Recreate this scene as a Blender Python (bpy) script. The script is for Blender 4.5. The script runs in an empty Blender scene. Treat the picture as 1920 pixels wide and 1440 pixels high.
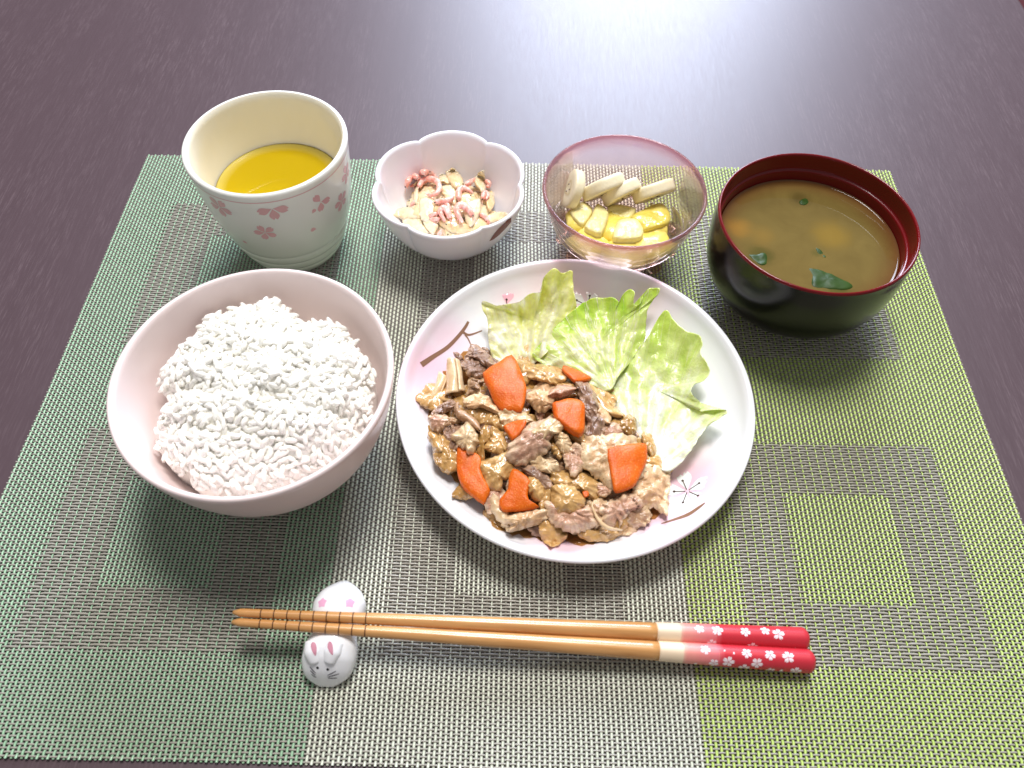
import bpy, bmesh, math, random
import numpy as np
from mathutils import Matrix, Vector
from mathutils.bvhtree import BVHTree

# everything below is measured in millimetres on the table top and scaled to metres
MM = 0.001
C = bpy.context.scene.collection
scene = bpy.context.scene
rng = np.random.default_rng(7)
random.seed(7)

# ------------------------------------------------------------------ camera
F_PX = 1424.1
CAM = np.array([225.162, -365.983, 310.697])
cam_rot = (Matrix.Rotation(math.radians(0.235), 3, 'Z') @ Matrix.Rotation(math.radians(33.538), 3, 'X')
           @ Matrix.Rotation(math.radians(1.091), 3, 'Z'))
ROT = np.array(cam_rot)
cam_data = bpy.data.cameras.new('camera')
cam_data.sensor_width = 36.0
cam_data.lens = F_PX * 36.0 / 1920.0
cam_data.clip_start = 0.01
cam_data.clip_end = 20.0
cam_data.dof.use_dof = True
cam_data.dof.focus_distance = 0.372
cam_data.dof.aperture_fstop = 13.0
cam = bpy.data.objects.new('camera', cam_data)
C.objects.link(cam)
cam.matrix_world = Matrix.Translation(Vector(CAM * MM)) @ cam_rot.to_4x4()
scene.camera = cam

# ------------------------------------------------------------------ world and lamps (a room by day)
world = bpy.data.worlds.new('World')
scene.world = world
world.use_nodes = True
bg = world.node_tree.nodes['Background']
bg.inputs[0].default_value = (0.97, 0.97, 1.0, 1)
bg.inputs[1].default_value = 0.27

def area_lamp(name, loc, target, sx, sy, power, col, shape='RECTANGLE'):
    d = bpy.data.lights.new(name, 'AREA')
    d.shape = shape
    d.size = sx
    d.size_y = sy
    d.energy = power
    d.color = col
    o = bpy.data.objects.new(name, d)
    C.objects.link(o)
    o.location = loc
    o.rotation_euler = (Vector(target) - Vector(loc)).to_track_quat('-Z', 'Y').to_euler()
    return o
area_lamp('window_light', (0.56, 2.1, 1.10), (0.26, -0.1, 0.0), 0.95, 1.3, 82.0, (0.70, 0.80, 1.0))
area_lamp('ceiling_light', (0.30, 0.42, 1.55), (0.24, -0.15, 0.0), 0.5, 0.5, 28.0, (1.0, 0.985, 0.97))

vs = scene.view_settings
vs.view_transform = 'Standard'
vs.look = 'None'
vs.exposure = 0.14
vs.gamma = 1.0
vs.use_curve_mapping = False

# ------------------------------------------------------------------ small helpers
def lin(h, k=1.0):
    v = [int(h[i:i + 2], 16) / 255 for i in (0, 2, 4)]
    return tuple(k * (c / 12.92 if c <= 0.04045 else ((c + 0.055) / 1.055) ** 2.4) for c in v)

def P(x, y, z):
    """table-space point (mm) seen at photo position x, y (1920 x 1440) at height z"""
    x = np.asarray(x, float); y = np.asarray(y, float)
    d = np.stack([(x - 960) / F_PX, -(y - 720) / F_PX, -np.ones_like(x)], -1) @ ROT.T
    t = (z - CAM[2]) / d[..., 2]
    return CAM + t[..., None] * d

def ray(x, y):
    d = np.array([(x - 960) / F_PX, -(y - 720) / F_PX, -1.0]) @ ROT.T
    return d / np.linalg.norm(d)

def hashn(ix, iy, s):
    n = np.sin(ix * 127.1 + iy * 311.7 + s * 74.7) * 43758.5453
    return n - np.floor(n)

def noise2(x, y, s=0.0):
    x = np.asarray(x, float); y = np.asarray(y, float)
    ix = np.floor(x); iy = np.floor(y); fx = x - ix; fy = y - iy
    fx = fx * fx * (3 - 2 * fx); fy = fy * fy * (3 - 2 * fy)
    a = hashn(ix, iy, s); b = hashn(ix + 1, iy, s); c = hashn(ix, iy + 1, s); d = hashn(ix + 1, iy + 1, s)
    return (a * (1 - fx) + b * fx) * (1 - fy) + (c * (1 - fx) + d * fx) * fy - 0.5

def fbm(x, y, s=0.0, o=3):
    r = 0; a = 1.0
    for i in range(o):
        r = r + a * noise2(x, y, s + i * 3.3); x = x * 2.03; y = y * 2.03; a *= 0.5
    return r

def mesh(name, V, F, mat, parent=None, origin=None, smooth=True, uv=None):
    """one mesh object; V in mm (world); parent: an Empty or object whose mm origin is stored in ['o']"""
    V = np.asarray(V, float)
    if origin is None:
        origin = ORG[parent.name] if parent is not None else (V[:, 0].mean(), V[:, 1].mean(), V[:, 2].min())
    origin = np.array(origin, float)
    W = (V - origin) * MM
    me = bpy.data.meshes.new(name)
    if isinstance(F, np.ndarray):
        n, k = F.shape
        me.vertices.add(len(W)); me.vertices.foreach_set('co', W.astype(np.float32).ravel())
        me.loops.add(n * k); me.loops.foreach_set('vertex_index', F.astype(np.int32).ravel())
        me.polygons.add(n); me.polygons.foreach_set('loop_start', (np.arange(n) * k).astype(np.int32))
        me.update(calc_edges=True)
    else:
        me.from_pydata(W.tolist(), [], F)
    if smooth:
        me.polygons.foreach_set('use_smooth', np.ones(len(me.polygons), bool))
    if uv is not None:
        l = me.uv_layers.new(name='UVMap')
        vi = np.empty(len(me.loops), np.int32); me.loops.foreach_get('vertex_index', vi)
        l.data.foreach_set('uv', np.asarray(uv, np.float32)[vi].ravel())
    me.materials.append(mat)
    me.validate()
    if not isinstance(F, np.ndarray):
        bm = bmesh.new(); bm.from_mesh(me); bmesh.ops.recalc_face_normals(bm, faces=bm.faces); bm.to_mesh(me); bm.free()
    o = bpy.data.objects.new(name, me)
    C.objects.link(o)
    ORG[o.name] = origin
    if parent is not None:
        o.parent = parent
        o.location = Vector((origin - ORG[parent.name]) * MM)
    else:
        o.location = Vector(origin * MM)
    return o
ORG = {}

def thing(name, label, cat, loc, group=None):
    o = bpy.data.objects.new(name, None)
    o.empty_display_size = 0.01
    C.objects.link(o)
    o.location = Vector(np.array(loc, float) * MM)
    ORG[o.name] = np.array(loc, float)
    return tag(o, label, cat, group)

def tag(o, label=None, cat=None, group=None, kind=None):
    if label: o['label'] = label
    if cat: o['category'] = cat
    if group: o['group'] = group
    if kind: o['kind'] = kind
    return o

def join(parts):
    """merge (V, F) lists of one part's geometry"""
    Vs, Fs, k = [], [], 0
    for V, F in parts:
        V = np.asarray(V, float)
        Vs.append(V); Fs += [tuple(i + k for i in f) for f in F]; k += len(V)
    return np.concatenate(Vs), Fs

def grid_faces(n, m, wrap_n=True, wrap_m=False):
    F = []
    for j in range(m if wrap_m else m - 1):
        for i in range(n if wrap_n else n - 1):
            a = j * n + i; b = j * n + (i + 1) % n; c = ((j + 1) % m) * n + (i + 1) % n; d = ((j + 1) % m) * n + i
            F.append((a, b, c, d))
    return F

def smooth_profile(pts, sub=5, closed=False):
    p = np.array(pts, float); n = len(p); out = []
    rngi = range(n if closed else n - 1)
    for i in rngi:
        g = (lambda k: p[k % n]) if closed else (lambda k: p[min(max(k, 0), n - 1)])
        a, b, c, d = g(i - 1), g(i), g(i + 1), g(i + 2)
        for k in range(sub):
            t = k / sub
            out.append(0.5 * ((2 * b) + (c - a) * t + (2 * a - 5 * b + 4 * c - d) * t * t + (3 * b - a - 3 * c + d) * t ** 3))
    if not closed: out.append(p[-1])
    return np.array(out)

def lathe(prof, c, n=96, rf=None, zf=None):
    """closed profile r,z from the axis underneath, round the rim and back to the axis inside"""
    th = np.linspace(0, 2 * np.pi, n, endpoint=False)
    V = []
    m = len(prof)
    for k, (r, z) in enumerate(prof):
        f = np.ones(n) if rf is None else rf(th, k / (m - 1), r, z)
        zz = z if zf is None else z + zf(th, k / (m - 1), r, z)
        V.append(np.stack([c[0] + r * f * np.cos(th), c[1] + r * f * np.sin(th), c[2] + zz + 0 * th], 1))
    V = np.concatenate(V)
    return V, grid_faces(n, m)

def tube(path, rad, n=10, cap=True, flat=1.0):
    path = np.array(path, float); m = len(path)
    rad = np.broadcast_to(np.array(rad, float), (m,))
    T = np.gradient(path, axis=0); T /= np.linalg.norm(T, axis=1)[:, None] + 1e-9
    up = np.array([0, 0, 1.0]); V = []
    th = np.linspace(0, 2 * np.pi, n, endpoint=False)
    for i in range(m):
        s = np.cross(T[i], up); s /= np.linalg.norm(s) + 1e-9
        u = np.cross(s, T[i])
        V.append(path[i] + rad[i] * (np.cos(th)[:, None] * s + flat * np.sin(th)[:, None] * u))
    V = np.concatenate(V); F = grid_faces(n, m)
    if cap:
        F.append(tuple(range(n))[::-1]); F.append(tuple(range((m - 1) * n, m * n)))
    return V, F

def ico(c, r, seg=8, ring=6, sc=(1, 1, 1), R=None):
    V = [(0, 0, -1)]; F = []
    for j in range(1, ring):
        a = -math.pi / 2 + math.pi * j / ring
        for i in range(seg):
            b = 2 * math.pi * i / seg
            V.append((math.cos(a) * math.cos(b), math.cos(a) * math.sin(b), math.sin(a)))
    V.append((0, 0, 1)); L = len(V) - 1
    for i in range(seg):
        F.append((0, 1 + (i + 1) % seg, 1 + i)); F.append((L, L - seg + i, L - seg + (i + 1) % seg))
    for j in range(ring - 2):
        for i in range(seg):
            a = 1 + j * seg + i; b = 1 + j * seg + (i + 1) % seg
            F.append((a, b, b + seg, a + seg))
    V = np.array(V) * np.array(sc) * r
    if R is not None: V = V @ np.array(R).T
    return V + np.array(c), F

# ------------------------------------------------------------------ materials
def rgba(c): return (c[0], c[1], c[2], 1.0)

class Mat:
    def __init__(s, name):
        s.m = bpy.data.materials.new(name); s.m.use_nodes = True
        s.t = s.m.node_tree; s.n = s.t.nodes; s.l = s.t.links
        s.b = s.n['Principled BSDF']; s.out = s.n['Material Output']
    def node(s, typ, ins=None, **kw):
        n = s.n.new(typ)
        for k, v in kw.items(): setattr(n, k, v)
        for k, v in (ins or {}).items():
            if hasattr(v, 'is_output'): s.l.new(v, n.inputs[k])
            elif v is not None: n.inputs[k].default_value = v
        return n
    def set(s, **kw):
        for k, v in kw.items():
            k = {'base': 'Base Color', 'rough': 'Roughness', 'spec': 'Specular IOR Level', 'sss': 'Subsurface Weight', 'sssr': 'Subsurface Radius',
                 'ssss': 'Subsurface Scale', 'coat': 'Coat Weight', 'coatr': 'Coat Roughness', 'normal': 'Normal', 'trans': 'Transmission Weight',
                 'ior': 'IOR', 'alpha': 'Alpha', 'metal': 'Metallic', 'aniso': 'Anisotropic'}[k]
            if hasattr(v, 'is_output'): s.l.new(v, s.b.inputs[k])
            else: s.b.inputs[k].default_value = rgba(v) if k == 'Base Color' else v
        return s
    def coord(s, which='Object', scale=(1, 1, 1), rot=(0, 0, 0)):
        tc = s.node('ShaderNodeTexCoord')
        mp = s.node('ShaderNodeMapping', {'Vector': tc.outputs[which], 'Scale': scale, 'Rotation': rot})
        return mp.outputs[0]
    def noise(s, vec, scale, detail=3, rough=0.5, dist=0.0, out=0):
        return s.node('ShaderNodeTexNoise', {'Vector': vec, 'Scale': scale, 'Detail': detail, 'Roughness': rough, 'Distortion': dist}).outputs[out]
    def ramp(s, fac, stops, interp='LINEAR'):
        r = s.node('ShaderNodeValToRGB', {'Fac': fac}); e = r.color_ramp; e.interpolation = interp
        while len(e.elements) < len(stops): e.elements.new(0.5)
        for el, (p, c) in zip(e.elements, stops):
            el.position = p; el.color = rgba(c) if hasattr(c, '__len__') else (c, c, c, 1)
        return r.outputs[0]
    def mix(s, fac, a, b, blend='MIX'):
        n = s.node('ShaderNodeMix', data_type='RGBA', blend_type=blend)
        for i, v in ((0, fac), (6, a), (7, b)):
            if hasattr(v, 'is_output'): s.l.new(v, n.inputs[i])
            else: n.inputs[i].default_value = v if i == 0 else rgba(v)
        return n.outputs[2]
    def math(s, op, a, b=0.0, clamp=False):
        n = s.node('ShaderNodeMath', operation=op, use_clamp=clamp)
        for i, v in ((0, a), (1, b)):
            if hasattr(v, 'is_output'): s.l.new(v, n.inputs[i])
            else: n.inputs[i].default_value = v
        return n.outputs[0]
    def bump(s, h, strength=0.3, dist=0.001, normal=None):
        return s.node('ShaderNodeBump', {'Height': h, 'Strength': strength, 'Distance': dist, 'Normal': normal}).outputs[0]

def plain(name, base, rough=0.4, **kw):
    return Mat(name).set(base=base, rough=rough, **kw).m

# ---- table: dark brown laminate with a fine straight grain running away from the viewer
m = Mat('table_wood')
v = m.coord('Object', (1, 0.06, 1))
fine = m.noise(v, 1500, 3, 0.65)
v2 = m.coord('Object', (1, 0.02, 1))
wide = m.noise(v2, 140, 3, 0.6)
streak = m.ramp(fine, [(0.50, 0.0), (0.70, 1.0)])
gate = m.ramp(m.noise(m.coord('Object', (1, 0.25, 1)), 60, 2), [(0.35, 0.15), (0.65, 1.0)])
streak = m.math('MULTIPLY', streak, gate)
c1 = m.mix(wide, lin('432f35'), lin('4c383e'))
c2 = m.mix(m.math('MULTIPLY', streak, 0.12), c1, lin('a58f93'))
rg = m.node('ShaderNodeMapRange', {'Value': fine, 'To Min': 0.38, 'To Max': 0.52}).outputs[0]
m.set(base=c2, rough=rg, spec=0.7, normal=m.bump(fine, 0.05, 0.0004))
TABLE = m.m
m = Mat('floor_boards')
m.set(base=m.mix(m.noise(m.coord('Object', (1, 0.1, 1)), 30), lin('4a1c22'), lin('6a2c30')), rough=0.5)
FLOOR = m.m

# ---- placemat yarns (vinyl-coated thread): satin, slightly translucent, uneven tone
def yarn(name, a, b, rough=0.33):
    m = Mat(name)
    n = m.noise(m.coord('Object'), 260, 2)
    m.set(base=m.mix(n, a, b), rough=rough, spec=0.6)
    return m.m
Y_GREEN = yarn('green_yarn', lin('86b088'), lin('abcbab'))
Y_CREAM = yarn('cream_yarn', lin('ced3bc'), lin('e6e9d6'))
Y_LIME = yarn('lime_yarn', lin('aeca5c'), lin('cde282'))
Y_TAUPE = yarn('taupe_yarn', lin('918b7f'), lin('b6b0a4'), 0.30)

# ---- porcelain, lacquer, melamine
def glaze(name, base, rough=0.12, sss=0.15, bumpn=0.0):
    m = Mat(name).set(base=base, rough=rough, sss=sss, sssr=(1.0, 0.9, 0.8), ssss=0.002, spec=0.5)
    return m
RICE_BOWL = glaze('pink_melamine', lin('ecdad7'), 0.28, 0.1).m
m = glaze('cup_glaze', lin('e9ece0'), 0.14)
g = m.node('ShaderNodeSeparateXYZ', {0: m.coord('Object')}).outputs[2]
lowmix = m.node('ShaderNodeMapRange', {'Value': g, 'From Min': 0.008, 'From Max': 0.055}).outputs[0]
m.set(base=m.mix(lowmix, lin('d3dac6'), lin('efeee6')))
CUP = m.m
CUP_IN = glaze('cup_inside', lin('f2ecdc'), 0.18).m
WHITE = glaze('white_porcelain', lin('f0eef0'), 0.12).m
LILAC = glaze('flower_bowl_glaze', lin('efeaee'), 0.14).m
REST = glaze('rest_porcelain', lin('f3f2f4'), 0.10).m
RED_LAC = Mat('red_lacquer').set(base=lin('6e050c'), rough=0.2, spec=0.3, coat=0.25, coatr=0.04).m
m = Mat('black_lacquer')
wv = m.node('ShaderNodeTexCoord').outputs['UV']
w = m.node('ShaderNodeTexWave', {'Vector': wv, 'Scale': 55.0, 'Distortion': 0.8, 'Detail': 1.0}, bands_direction='X').outputs['Fac']
m.set(base=lin('0a0808'), rough=0.16, spec=0.32, coat=0.15, coatr=0.08, normal=m.bump(w, 0.10, 0.0003))
BLACK_LAC = m.m

PINK = plain('pink_underglaze', lin('e3b0b0'), 0.2)
PINK2 = plain('plate_pink_petal', lin('eeb4c4'), 0.18)
PETAL_W = plain('white_petal_print', lin('f2f4f2'), 0.18)
STAMEN = plain('brown_stamen_print', lin('4a352b'), 0.25)
TWIG = plain('brown_twig_print', lin('8a6650'), 0.25)
BROWN_DARK = plain('russet_brush_print', lin('7a3522'), 0.25)
GOLD = plain('straw_print', lin('d8c9a0'), 0.25)
INK = plain('grey_ink', lin('4b4650'), 0.25)
BLACK = plain('black_dot', lin('1c1614'), 0.25)
RESTPINK = plain('rest_pink_print', lin('ecb0cf'), 0.15)
RESTEAR = plain('rest_ear_print', lin('c98a9a'), 0.2)

# ------------------------------------------------------------------ floor and table
V = [(-2500, -2500, -720), (3500, -2500, -720), (3500, 3500, -720), (-2500, 3500, -720)]
tag(mesh('floor', V, [(0, 1, 2, 3)], FLOOR, origin=(0, 0, -720), smooth=False), kind='structure')

def slab(x0, y0, x1, y1, z0, z1, bev=2.0, R=12):
    """board with rounded corners and a small rounded upper edge"""
    ring = []
    for cx, cy, a0 in ((x1 - R, y1 - R, 0), (x0 + R, y1 - R, 90), (x0 + R, y0 + R, 180), (x1 - R, y0 + R, 270)):
        for k in range(7):
            a = math.radians(a0 + 15 * k); ring.append((cx, cy, math.cos(a), math.sin(a)))
    V = []
    for ins, z in ((0, z0), (0, z1 - bev), (bev * 0.3, z1 - bev * 0.3), (bev, z1)):
        V += [(c[0] + (R - ins) * c[2], c[1] + (R - ins) * c[3], z) for c in ring]
    n = len(ring); F = grid_faces(n, 4)
    F.append(tuple(range(3 * n, 4 * n))); F.append(tuple(range(n))[::-1])
    return V, F
TBL = thing('dining_table', 'dark brown wood grained dining table under the woven placemat', 'table', (220, 0, -720))
V, F = slab(-560, -640, 597.7, 900, -28, -0.35)
mesh('table_board', V, F, TABLE, TBL, smooth=False)
for sx, sy in ((-500, -580), (540, -580), (-500, 840), (540, 840)):
    V, F = slab(sx - 30, sy - 30, sx + 30, sy + 30, -720, -28, 1, 5)
    mesh('leg', V, F, TABLE, TBL, smooth=False)

# ------------------------------------------------------------------ placemat: real woven yarns
MAT = thing('placemat', 'woven vinyl placemat in green, cream and lime columns with taupe square rings', 'placemat', (225, -165, 0))
NW, NF = 232, 246                        # warp (away from the viewer) and weft (left to right) yarns
WX = np.linspace(0.6, 449.4, NW); FY = -np.linspace(0.6, 329.4, NF)
def ring_mask(x, y):
    """taupe square rings, six of them in three columns and two rows"""
    y = -y; col = np.floor(x / 150.0)
    cx = np.select([col <= 0, col == 1], [77.6, 224.4], 371.5)
    r = np.zeros(np.broadcast(x, y).shape, bool)
    for cy, hy, iy in ((91.3, 50.2, 25.5), (241.0, 50.5, 25.0)):
        inner = (np.abs(x - cx) < 23.2) & (np.abs(y - cy) < iy)
        r |= (np.abs(x - cx) < 50) & (np.abs(y - cy) < hy) & ~inner
    return r
I, J = np.meshgrid(np.arange(NW), np.arange(NF), indexing='ij')
RM = ring_mask(WX[I], FY[J])
warp_top = np.where(RM, ((I + 2 * J) % 4) == 0, (I + J) % 2 == 0)
def strips(along, fixed, top, w, h, zmid, amp, idx, axis):
    """closed four-sided yarns following over/under heights; axis 0 = runs along y"""
    n, m = top.shape
    z = zmid + np.where(top, amp, -amp)
    ext = 0.9
    a = along.copy(); a[0] += math.copysign(ext, a[0] - a[1]); a[-1] += math.copysign(ext, a[-1] - a[-2])
    V = np.empty((n, m, 4, 3)); jit = (rng.random((n, m)) - 0.5) * 0.13
    f = fixed[:, None] + jit
    W = w if hasattr(w, 'shape') else np.full((n, m), w)
    for q, (dw, dz) in enumerate(((-1, 0), (-0.35, 1), (0.35, 1), (1, 0))):
        A, B, Z = f + dw * W / 2, np.broadcast_to(a, (n, m)), z + dz * h
        V[:, :, q, :] = np.stack([A, B, Z] if axis == 0 else [B, A, Z], -1)
    base = (np.arange(n)[:, None, None] * m + np.arange(m - 1)[None, :, None]) * 4
    q = np.arange(4)[None, None, :]; q2 = (q + 1) % 4
    Fc = np.stack([base + q, base + q2, base + 4 + q2, base + 4 + q], -1).reshape(-1, 4)
    if axis == 1: Fc = Fc[:, ::-1]
    V = V.reshape(-1, 3)                        # the cloth lies a little unevenly
    x, y = V[:, 0].copy(), V[:, 1].copy()
    V[:, 0] += 0.8 * fbm(y / 55.0, x / 160.0, 1.0, 2); V[:, 1] += 0.9 * fbm(x / 60.0, y / 150.0, 4.0, 2); V[:, 2] += 0.10 * fbm(x / 40.0, y / 40.0, 6.0, 2)
    return V, Fc
wt = strips(FY, WX, warp_top, np.where(RM, 0.75, 1.22), 0.34, 0.62, 0.30, None, 0)
for k, (mt, lab) in enumerate(((Y_GREEN, 'green warp yarns of the left column'), (Y_CREAM, 'cream warp yarns of the middle column'), (Y_LIME, 'lime green warp yarns of the right column'))):
    i0 = int(np.searchsorted(WX, (0, 150.4, 299.6)[k])); i1 = int(np.searchsorted(WX, (150.4, 299.6, 460)[k]))
    sel = slice(i0 * NF * 4, i1 * NF * 4)
    Fs = wt[1].reshape(NW, NF - 1, 4, 4)[i0:i1].reshape(-1, 4) - i0 * NF * 4
    o = mesh('warp_yarns', wt[0][sel], Fs.copy(), mt, MAT, smooth=False)
    tag(o, lab, kind='stuff')
ft = strips(WX, FY, ~warp_top.T, np.where(RM.T, 1.06, 0.80), 0.30, 0.60, np.where(RM.T, 0.30, 0.26), None, 1)
tag(mesh('weft_yarns', ft[0], ft[1].copy(), Y_TAUPE, MAT, smooth=False), 'taupe weft yarns', kind='stuff')
MAT_Z = 1.2

# ------------------------------------------------------------------ printing on curved surfaces
def bvh_of(V, F): return BVHTree.FromPolygons([tuple(v) for v in np.asarray(V)], [tuple(int(i) for i in f) for f in F])
def cast(b, x, y):
    d = ray(x, y); h = b.ray_cast(Vector(CAM), Vector(d), 2000)
    return (np.array(h[0]), np.array(h[1])) if h[0] is not None else None
def stick(b, p, lift=0.1, n=None):
    h = b.find_nearest(Vector(p))
    N = np.array(h[1])
    if n is not None and N @ n < 0: N = -N
    return np.array(h[0]) + N * lift
def petal_pts(r, w, notch=0.18, k=9):
    """cherry-petal outline pointing along +y, base at the origin"""
    pts = [(0, 0.04 * r)]
    for i in range(1, k): 
        t = i / k; pts.append((w * math.sin(math.pi * (0.04 + 0.90 * t) ** 1.35) * 0.5, r * (0.06 + 0.94 * t)))
    pts.append((w * 0.16, r)); pts.append((0, r * (1 - notch))); pts.append((-w * 0.16, r))
    for i in range(k - 1, 0, -1):
        t = i / k; pts.append((-w * math.sin(math.pi * (0.04 + 0.90 * t) ** 1.35) * 0.5, r * (0.06 + 0.94 * t)))
    return np.array(pts)
def fill2d(pts, rings=3):
    c = pts.mean(0); n = len(pts); V = [c]
    for k in range(1, rings + 1):
        V += list(c + (pts - c) * k / rings)
    F = [(0, 1 + i, 1 + (i + 1) % n) for i in range(n)]
    for k in range(rings - 1):
        for i in range(n):
            a = 1 + k * n + i; b_ = 1 + k * n + (i + 1) % n
            F.append((a, a + n, b_ + n, b_))
    return np.array(V), F
def print2d(b, P0, N0, up, pts2, lift=0.1, rings=3, faces=None):
    """lay a flat outline (mm) on the surface round P0"""
    N0 = N0 / np.linalg.norm(N0); X = np.cross(up, N0); X /= np.linalg.norm(X); Y = np.cross(N0, X)
    V2, F = fill2d(pts2, rings)
    V = [stick(b, P0 + X * q[0] + Y * q[1], lift, N0) for q in V2]
    return np.array(V), F
def print_px(b, outline, lift=0.1, rings=3):
    """outline given by the places where it is seen on the surface"""
    V2, F = fill2d(np.array(outline, float), rings)
    V = []
    for q in V2:
        h = cast(b, q[0], q[1])
        V.append(h[0] + (h[1] if h[1] @ ray(*q) < 0 else -h[1]) * lift)
    return np.array(V), F
def line_px(b, pts, w, lift=0.12, sub=5):
    p = smooth_profile(pts, sub); w = np.interp(np.linspace(0, 1, len(p)), np.linspace(0, 1, len(np.atleast_1d(w))), np.atleast_1d(w)) if len(np.atleast_1d(w)) > 1 else np.full(len(p), float(w))
    t = np.gradient(p, axis=0); t /= np.linalg.norm(t, axis=1)[:, None]; nrm = np.stack([-t[:, 1], t[:, 0]], 1)
    V = []
    for s in (-1, 0, 1):
        for q in p + s * nrm * w[:, None] / 2:
            h = cast(b, q[0], q[1]); V.append(h[0] + (h[1] if h[1] @ ray(*q) < 0 else -h[1]) * lift)
    n = len(p)
    return np.array(V), [(s * n + i, s * n + i + 1, (s + 1) * n + i + 1, (s + 1) * n + i) for s in (0, 1) for i in range(n - 1)]
def rot2(p, a):
    c, s = math.cos(a), math.sin(a); p = np.asarray(p); return np.stack([p[..., 0] * c - p[..., 1] * s, p[..., 0] * s + p[..., 1] * c], -1)
def blossom(b, P0, N0, up, r, w, turn=0.0, n=5, skip=(), notch=0.18, lift=0.1, rings=3):
    return join([print2d(b, P0, N0, up, rot2(petal_pts(r, w, notch), turn + 2 * math.pi * k / n), lift, rings) for k in range(n) if k not in skip])
UPZ = np.array([0, 0, 1.0])

# ------------------------------------------------------------------ tea cup
CC = (103.2, -69.6, MAT_Z)
outer = [(0, 0), (20.5, 0), (23.2, 0.6), (24.9, 2.5), (26.4, 5.5), (26.3, 6.8), (28.2, 9.2), (29.0, 12), (28.8, 13.2), (30.4, 15.6), (31.1, 18.5), (30.9, 19.8),
         (32.2, 22.5), (33.6, 28), (35.3, 35), (36.6, 43), (37.6, 51), (38.3, 59), (38.9, 65.5)]
rim = [(39.2, 67.4), (39.1, 68.6), (38.3, 69.3), (37.2, 69.3), (36.4, 68.4), (36.0, 66.5)]
inner = [(35.3, 60), (34.3, 52), (32.4, 43), (30.2, 34), (27, 25), (23, 16), (17, 9), (9, 6.6), (0.01, 6)]
prof = smooth_profile(outer, 4)
cupo = np.concatenate([prof, smooth_profile([outer[-1]] + rim[:1], 2)[1:]])
CUPT = thing('tea_cup', 'tall off-white ceramic tea cup with pink cherry blossoms holding green tea', 'cup', CC)
V, F = lathe(np.concatenate([cupo, np.array(rim[1:4])]), CC, 128)
ripple = lambda V, F: (V, F)
mesh('cup_wall', V, F, CUP, CUPT)
cb = bvh_of(V, F)
V, F = lathe(np.concatenate([np.array(rim[3:]), smooth_profile([rim[-1]] + inner, 4)[1:]]), CC, 128)
mesh('cup_lining', V, F, CUP_IN, CUPT)
# thin pink line under the rim
zr = 65.2
V = []; th = np.linspace(0, 2 * np.pi, 128, endpoint=False)
for dz in (-0.25, 0.25):
    r = np.interp(zr + dz, cupo[:, 1], cupo[:, 0]) + 0.10
    V.append(np.stack([CC[0] + r * np.cos(th), CC[1] + r * np.sin(th), CC[2] + zr + dz + 0 * th], 1))
mesh('rim_line', np.concatenate(V), grid_faces(128, 2), PINK, CUPT)
for (x, y, r, turn, skip, n) in ((412, 388, 6.5, 0.6, (), 5), (510, 391, 7.6, math.pi, (2, 3), 5), (497, 436, 5.6, 0.35, (), 5), (601, 378, 6.2, 0.5, (1, 4), 5), (640, 377, 5.8, 0.2, (), 5),
                                 (649, 325, 5.8, 0.3, (), 5), (566, 403, 0, 0, (), 0)):
    if n == 0: continue
    h = cast(cb, x, y)
    if h is None: continue
    V, F = blossom(cb, h[0], h[1] if h[1] @ ray(x, y) < 0 else -h[1], UPZ, r, r * 0.62, turn, 5, skip, 0.14, 0.1, 2)
    mesh('painted_blossom', V, F, PINK, CUPT)
for (x, y, r, turn) in ((588, 430, 3.4, 1.2), (460, 454, 2.8, 0.9), (588, 396, 3.0, -0.8)):
    h = cast(cb, x, y)
    V, F = print2d(cb, h[0], h[1] if h[1] @ ray(x, y) < 0 else -h[1], UPZ, rot2(petal_pts(r, r * 0.8) - [0, r / 2], turn), 0.1, 2)
    mesh('painted_petal', V, F, PINK, CUPT)

m = Mat('green_tea')
r0 = m.node('ShaderNodeVectorMath', {0: m.coord('Object', (1, 1, 0))}, operation='LENGTH').outputs['Value']
edge = m.node('ShaderNodeMapRange', {'Value': r0, 'From Min': 0.026, 'From Max': 0.0318}).outputs[0]
m.set(base=m.mix(edge, lin('b79a08'), lin('cfbc60')), rough=0.03, sss=0.0, ior=1.33)
pr = [(31.3, 0), (31.4, 0.4), (30.6, 0.0), (28, -0.25), (14, -0.3), (0.01, -0.3)]
tz = 41.5
V, F = lathe(pr, (CC[0], CC[1], CC[2] + tz), 96)
ti = np.array(smooth_profile(inner, 4))
V2, F2 = lathe([(np.interp(z, ti[::-1, 1], ti[::-1, 0]) - 0.15, z) for z in np.linspace(7, tz, 12)], CC, 96)
V, F = join([(V, F), (V2, F2)])
tag(mesh('green_tea', V, F, m.m, origin=(CC[0], CC[1], CC[2] + tz)), 'clear yellow green tea half filling the tall blossom cup', 'tea')

# ------------------------------------------------------------------ rice bowl
RC = (120.6, -196.6, MAT_Z)
outer = [(0, 1.0), (21, 1.0), (21.6, 0), (24.2, 0), (24.8, 1), (25.4, 3.4), (29, 5), (36, 9.5), (43, 17), (48.5, 27), (52.4, 38), (54.6, 47), (55.9, 54.4)]
rim = [(56.2, 56.2), (55.9, 57.4), (55.0, 57.9), (54.0, 57.5), (53.4, 56.2)]
inner = [(52, 47), (49.4, 37), (45.5, 27), (40, 18), (33, 11), (22, 6.5), (10, 5), (0.01, 4.8)]
RPROF = np.concatenate([smooth_profile(outer, 4), np.array(rim), smooth_profile([rim[-1]] + inner, 4)[1:]])
V, F = lathe(RPROF, RC, 160)
o = tag(mesh('rice_bowl', V, F, RICE_BOWL, origin=RC), 'large plain pink bowl heaped with white rice', 'bowl')

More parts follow.
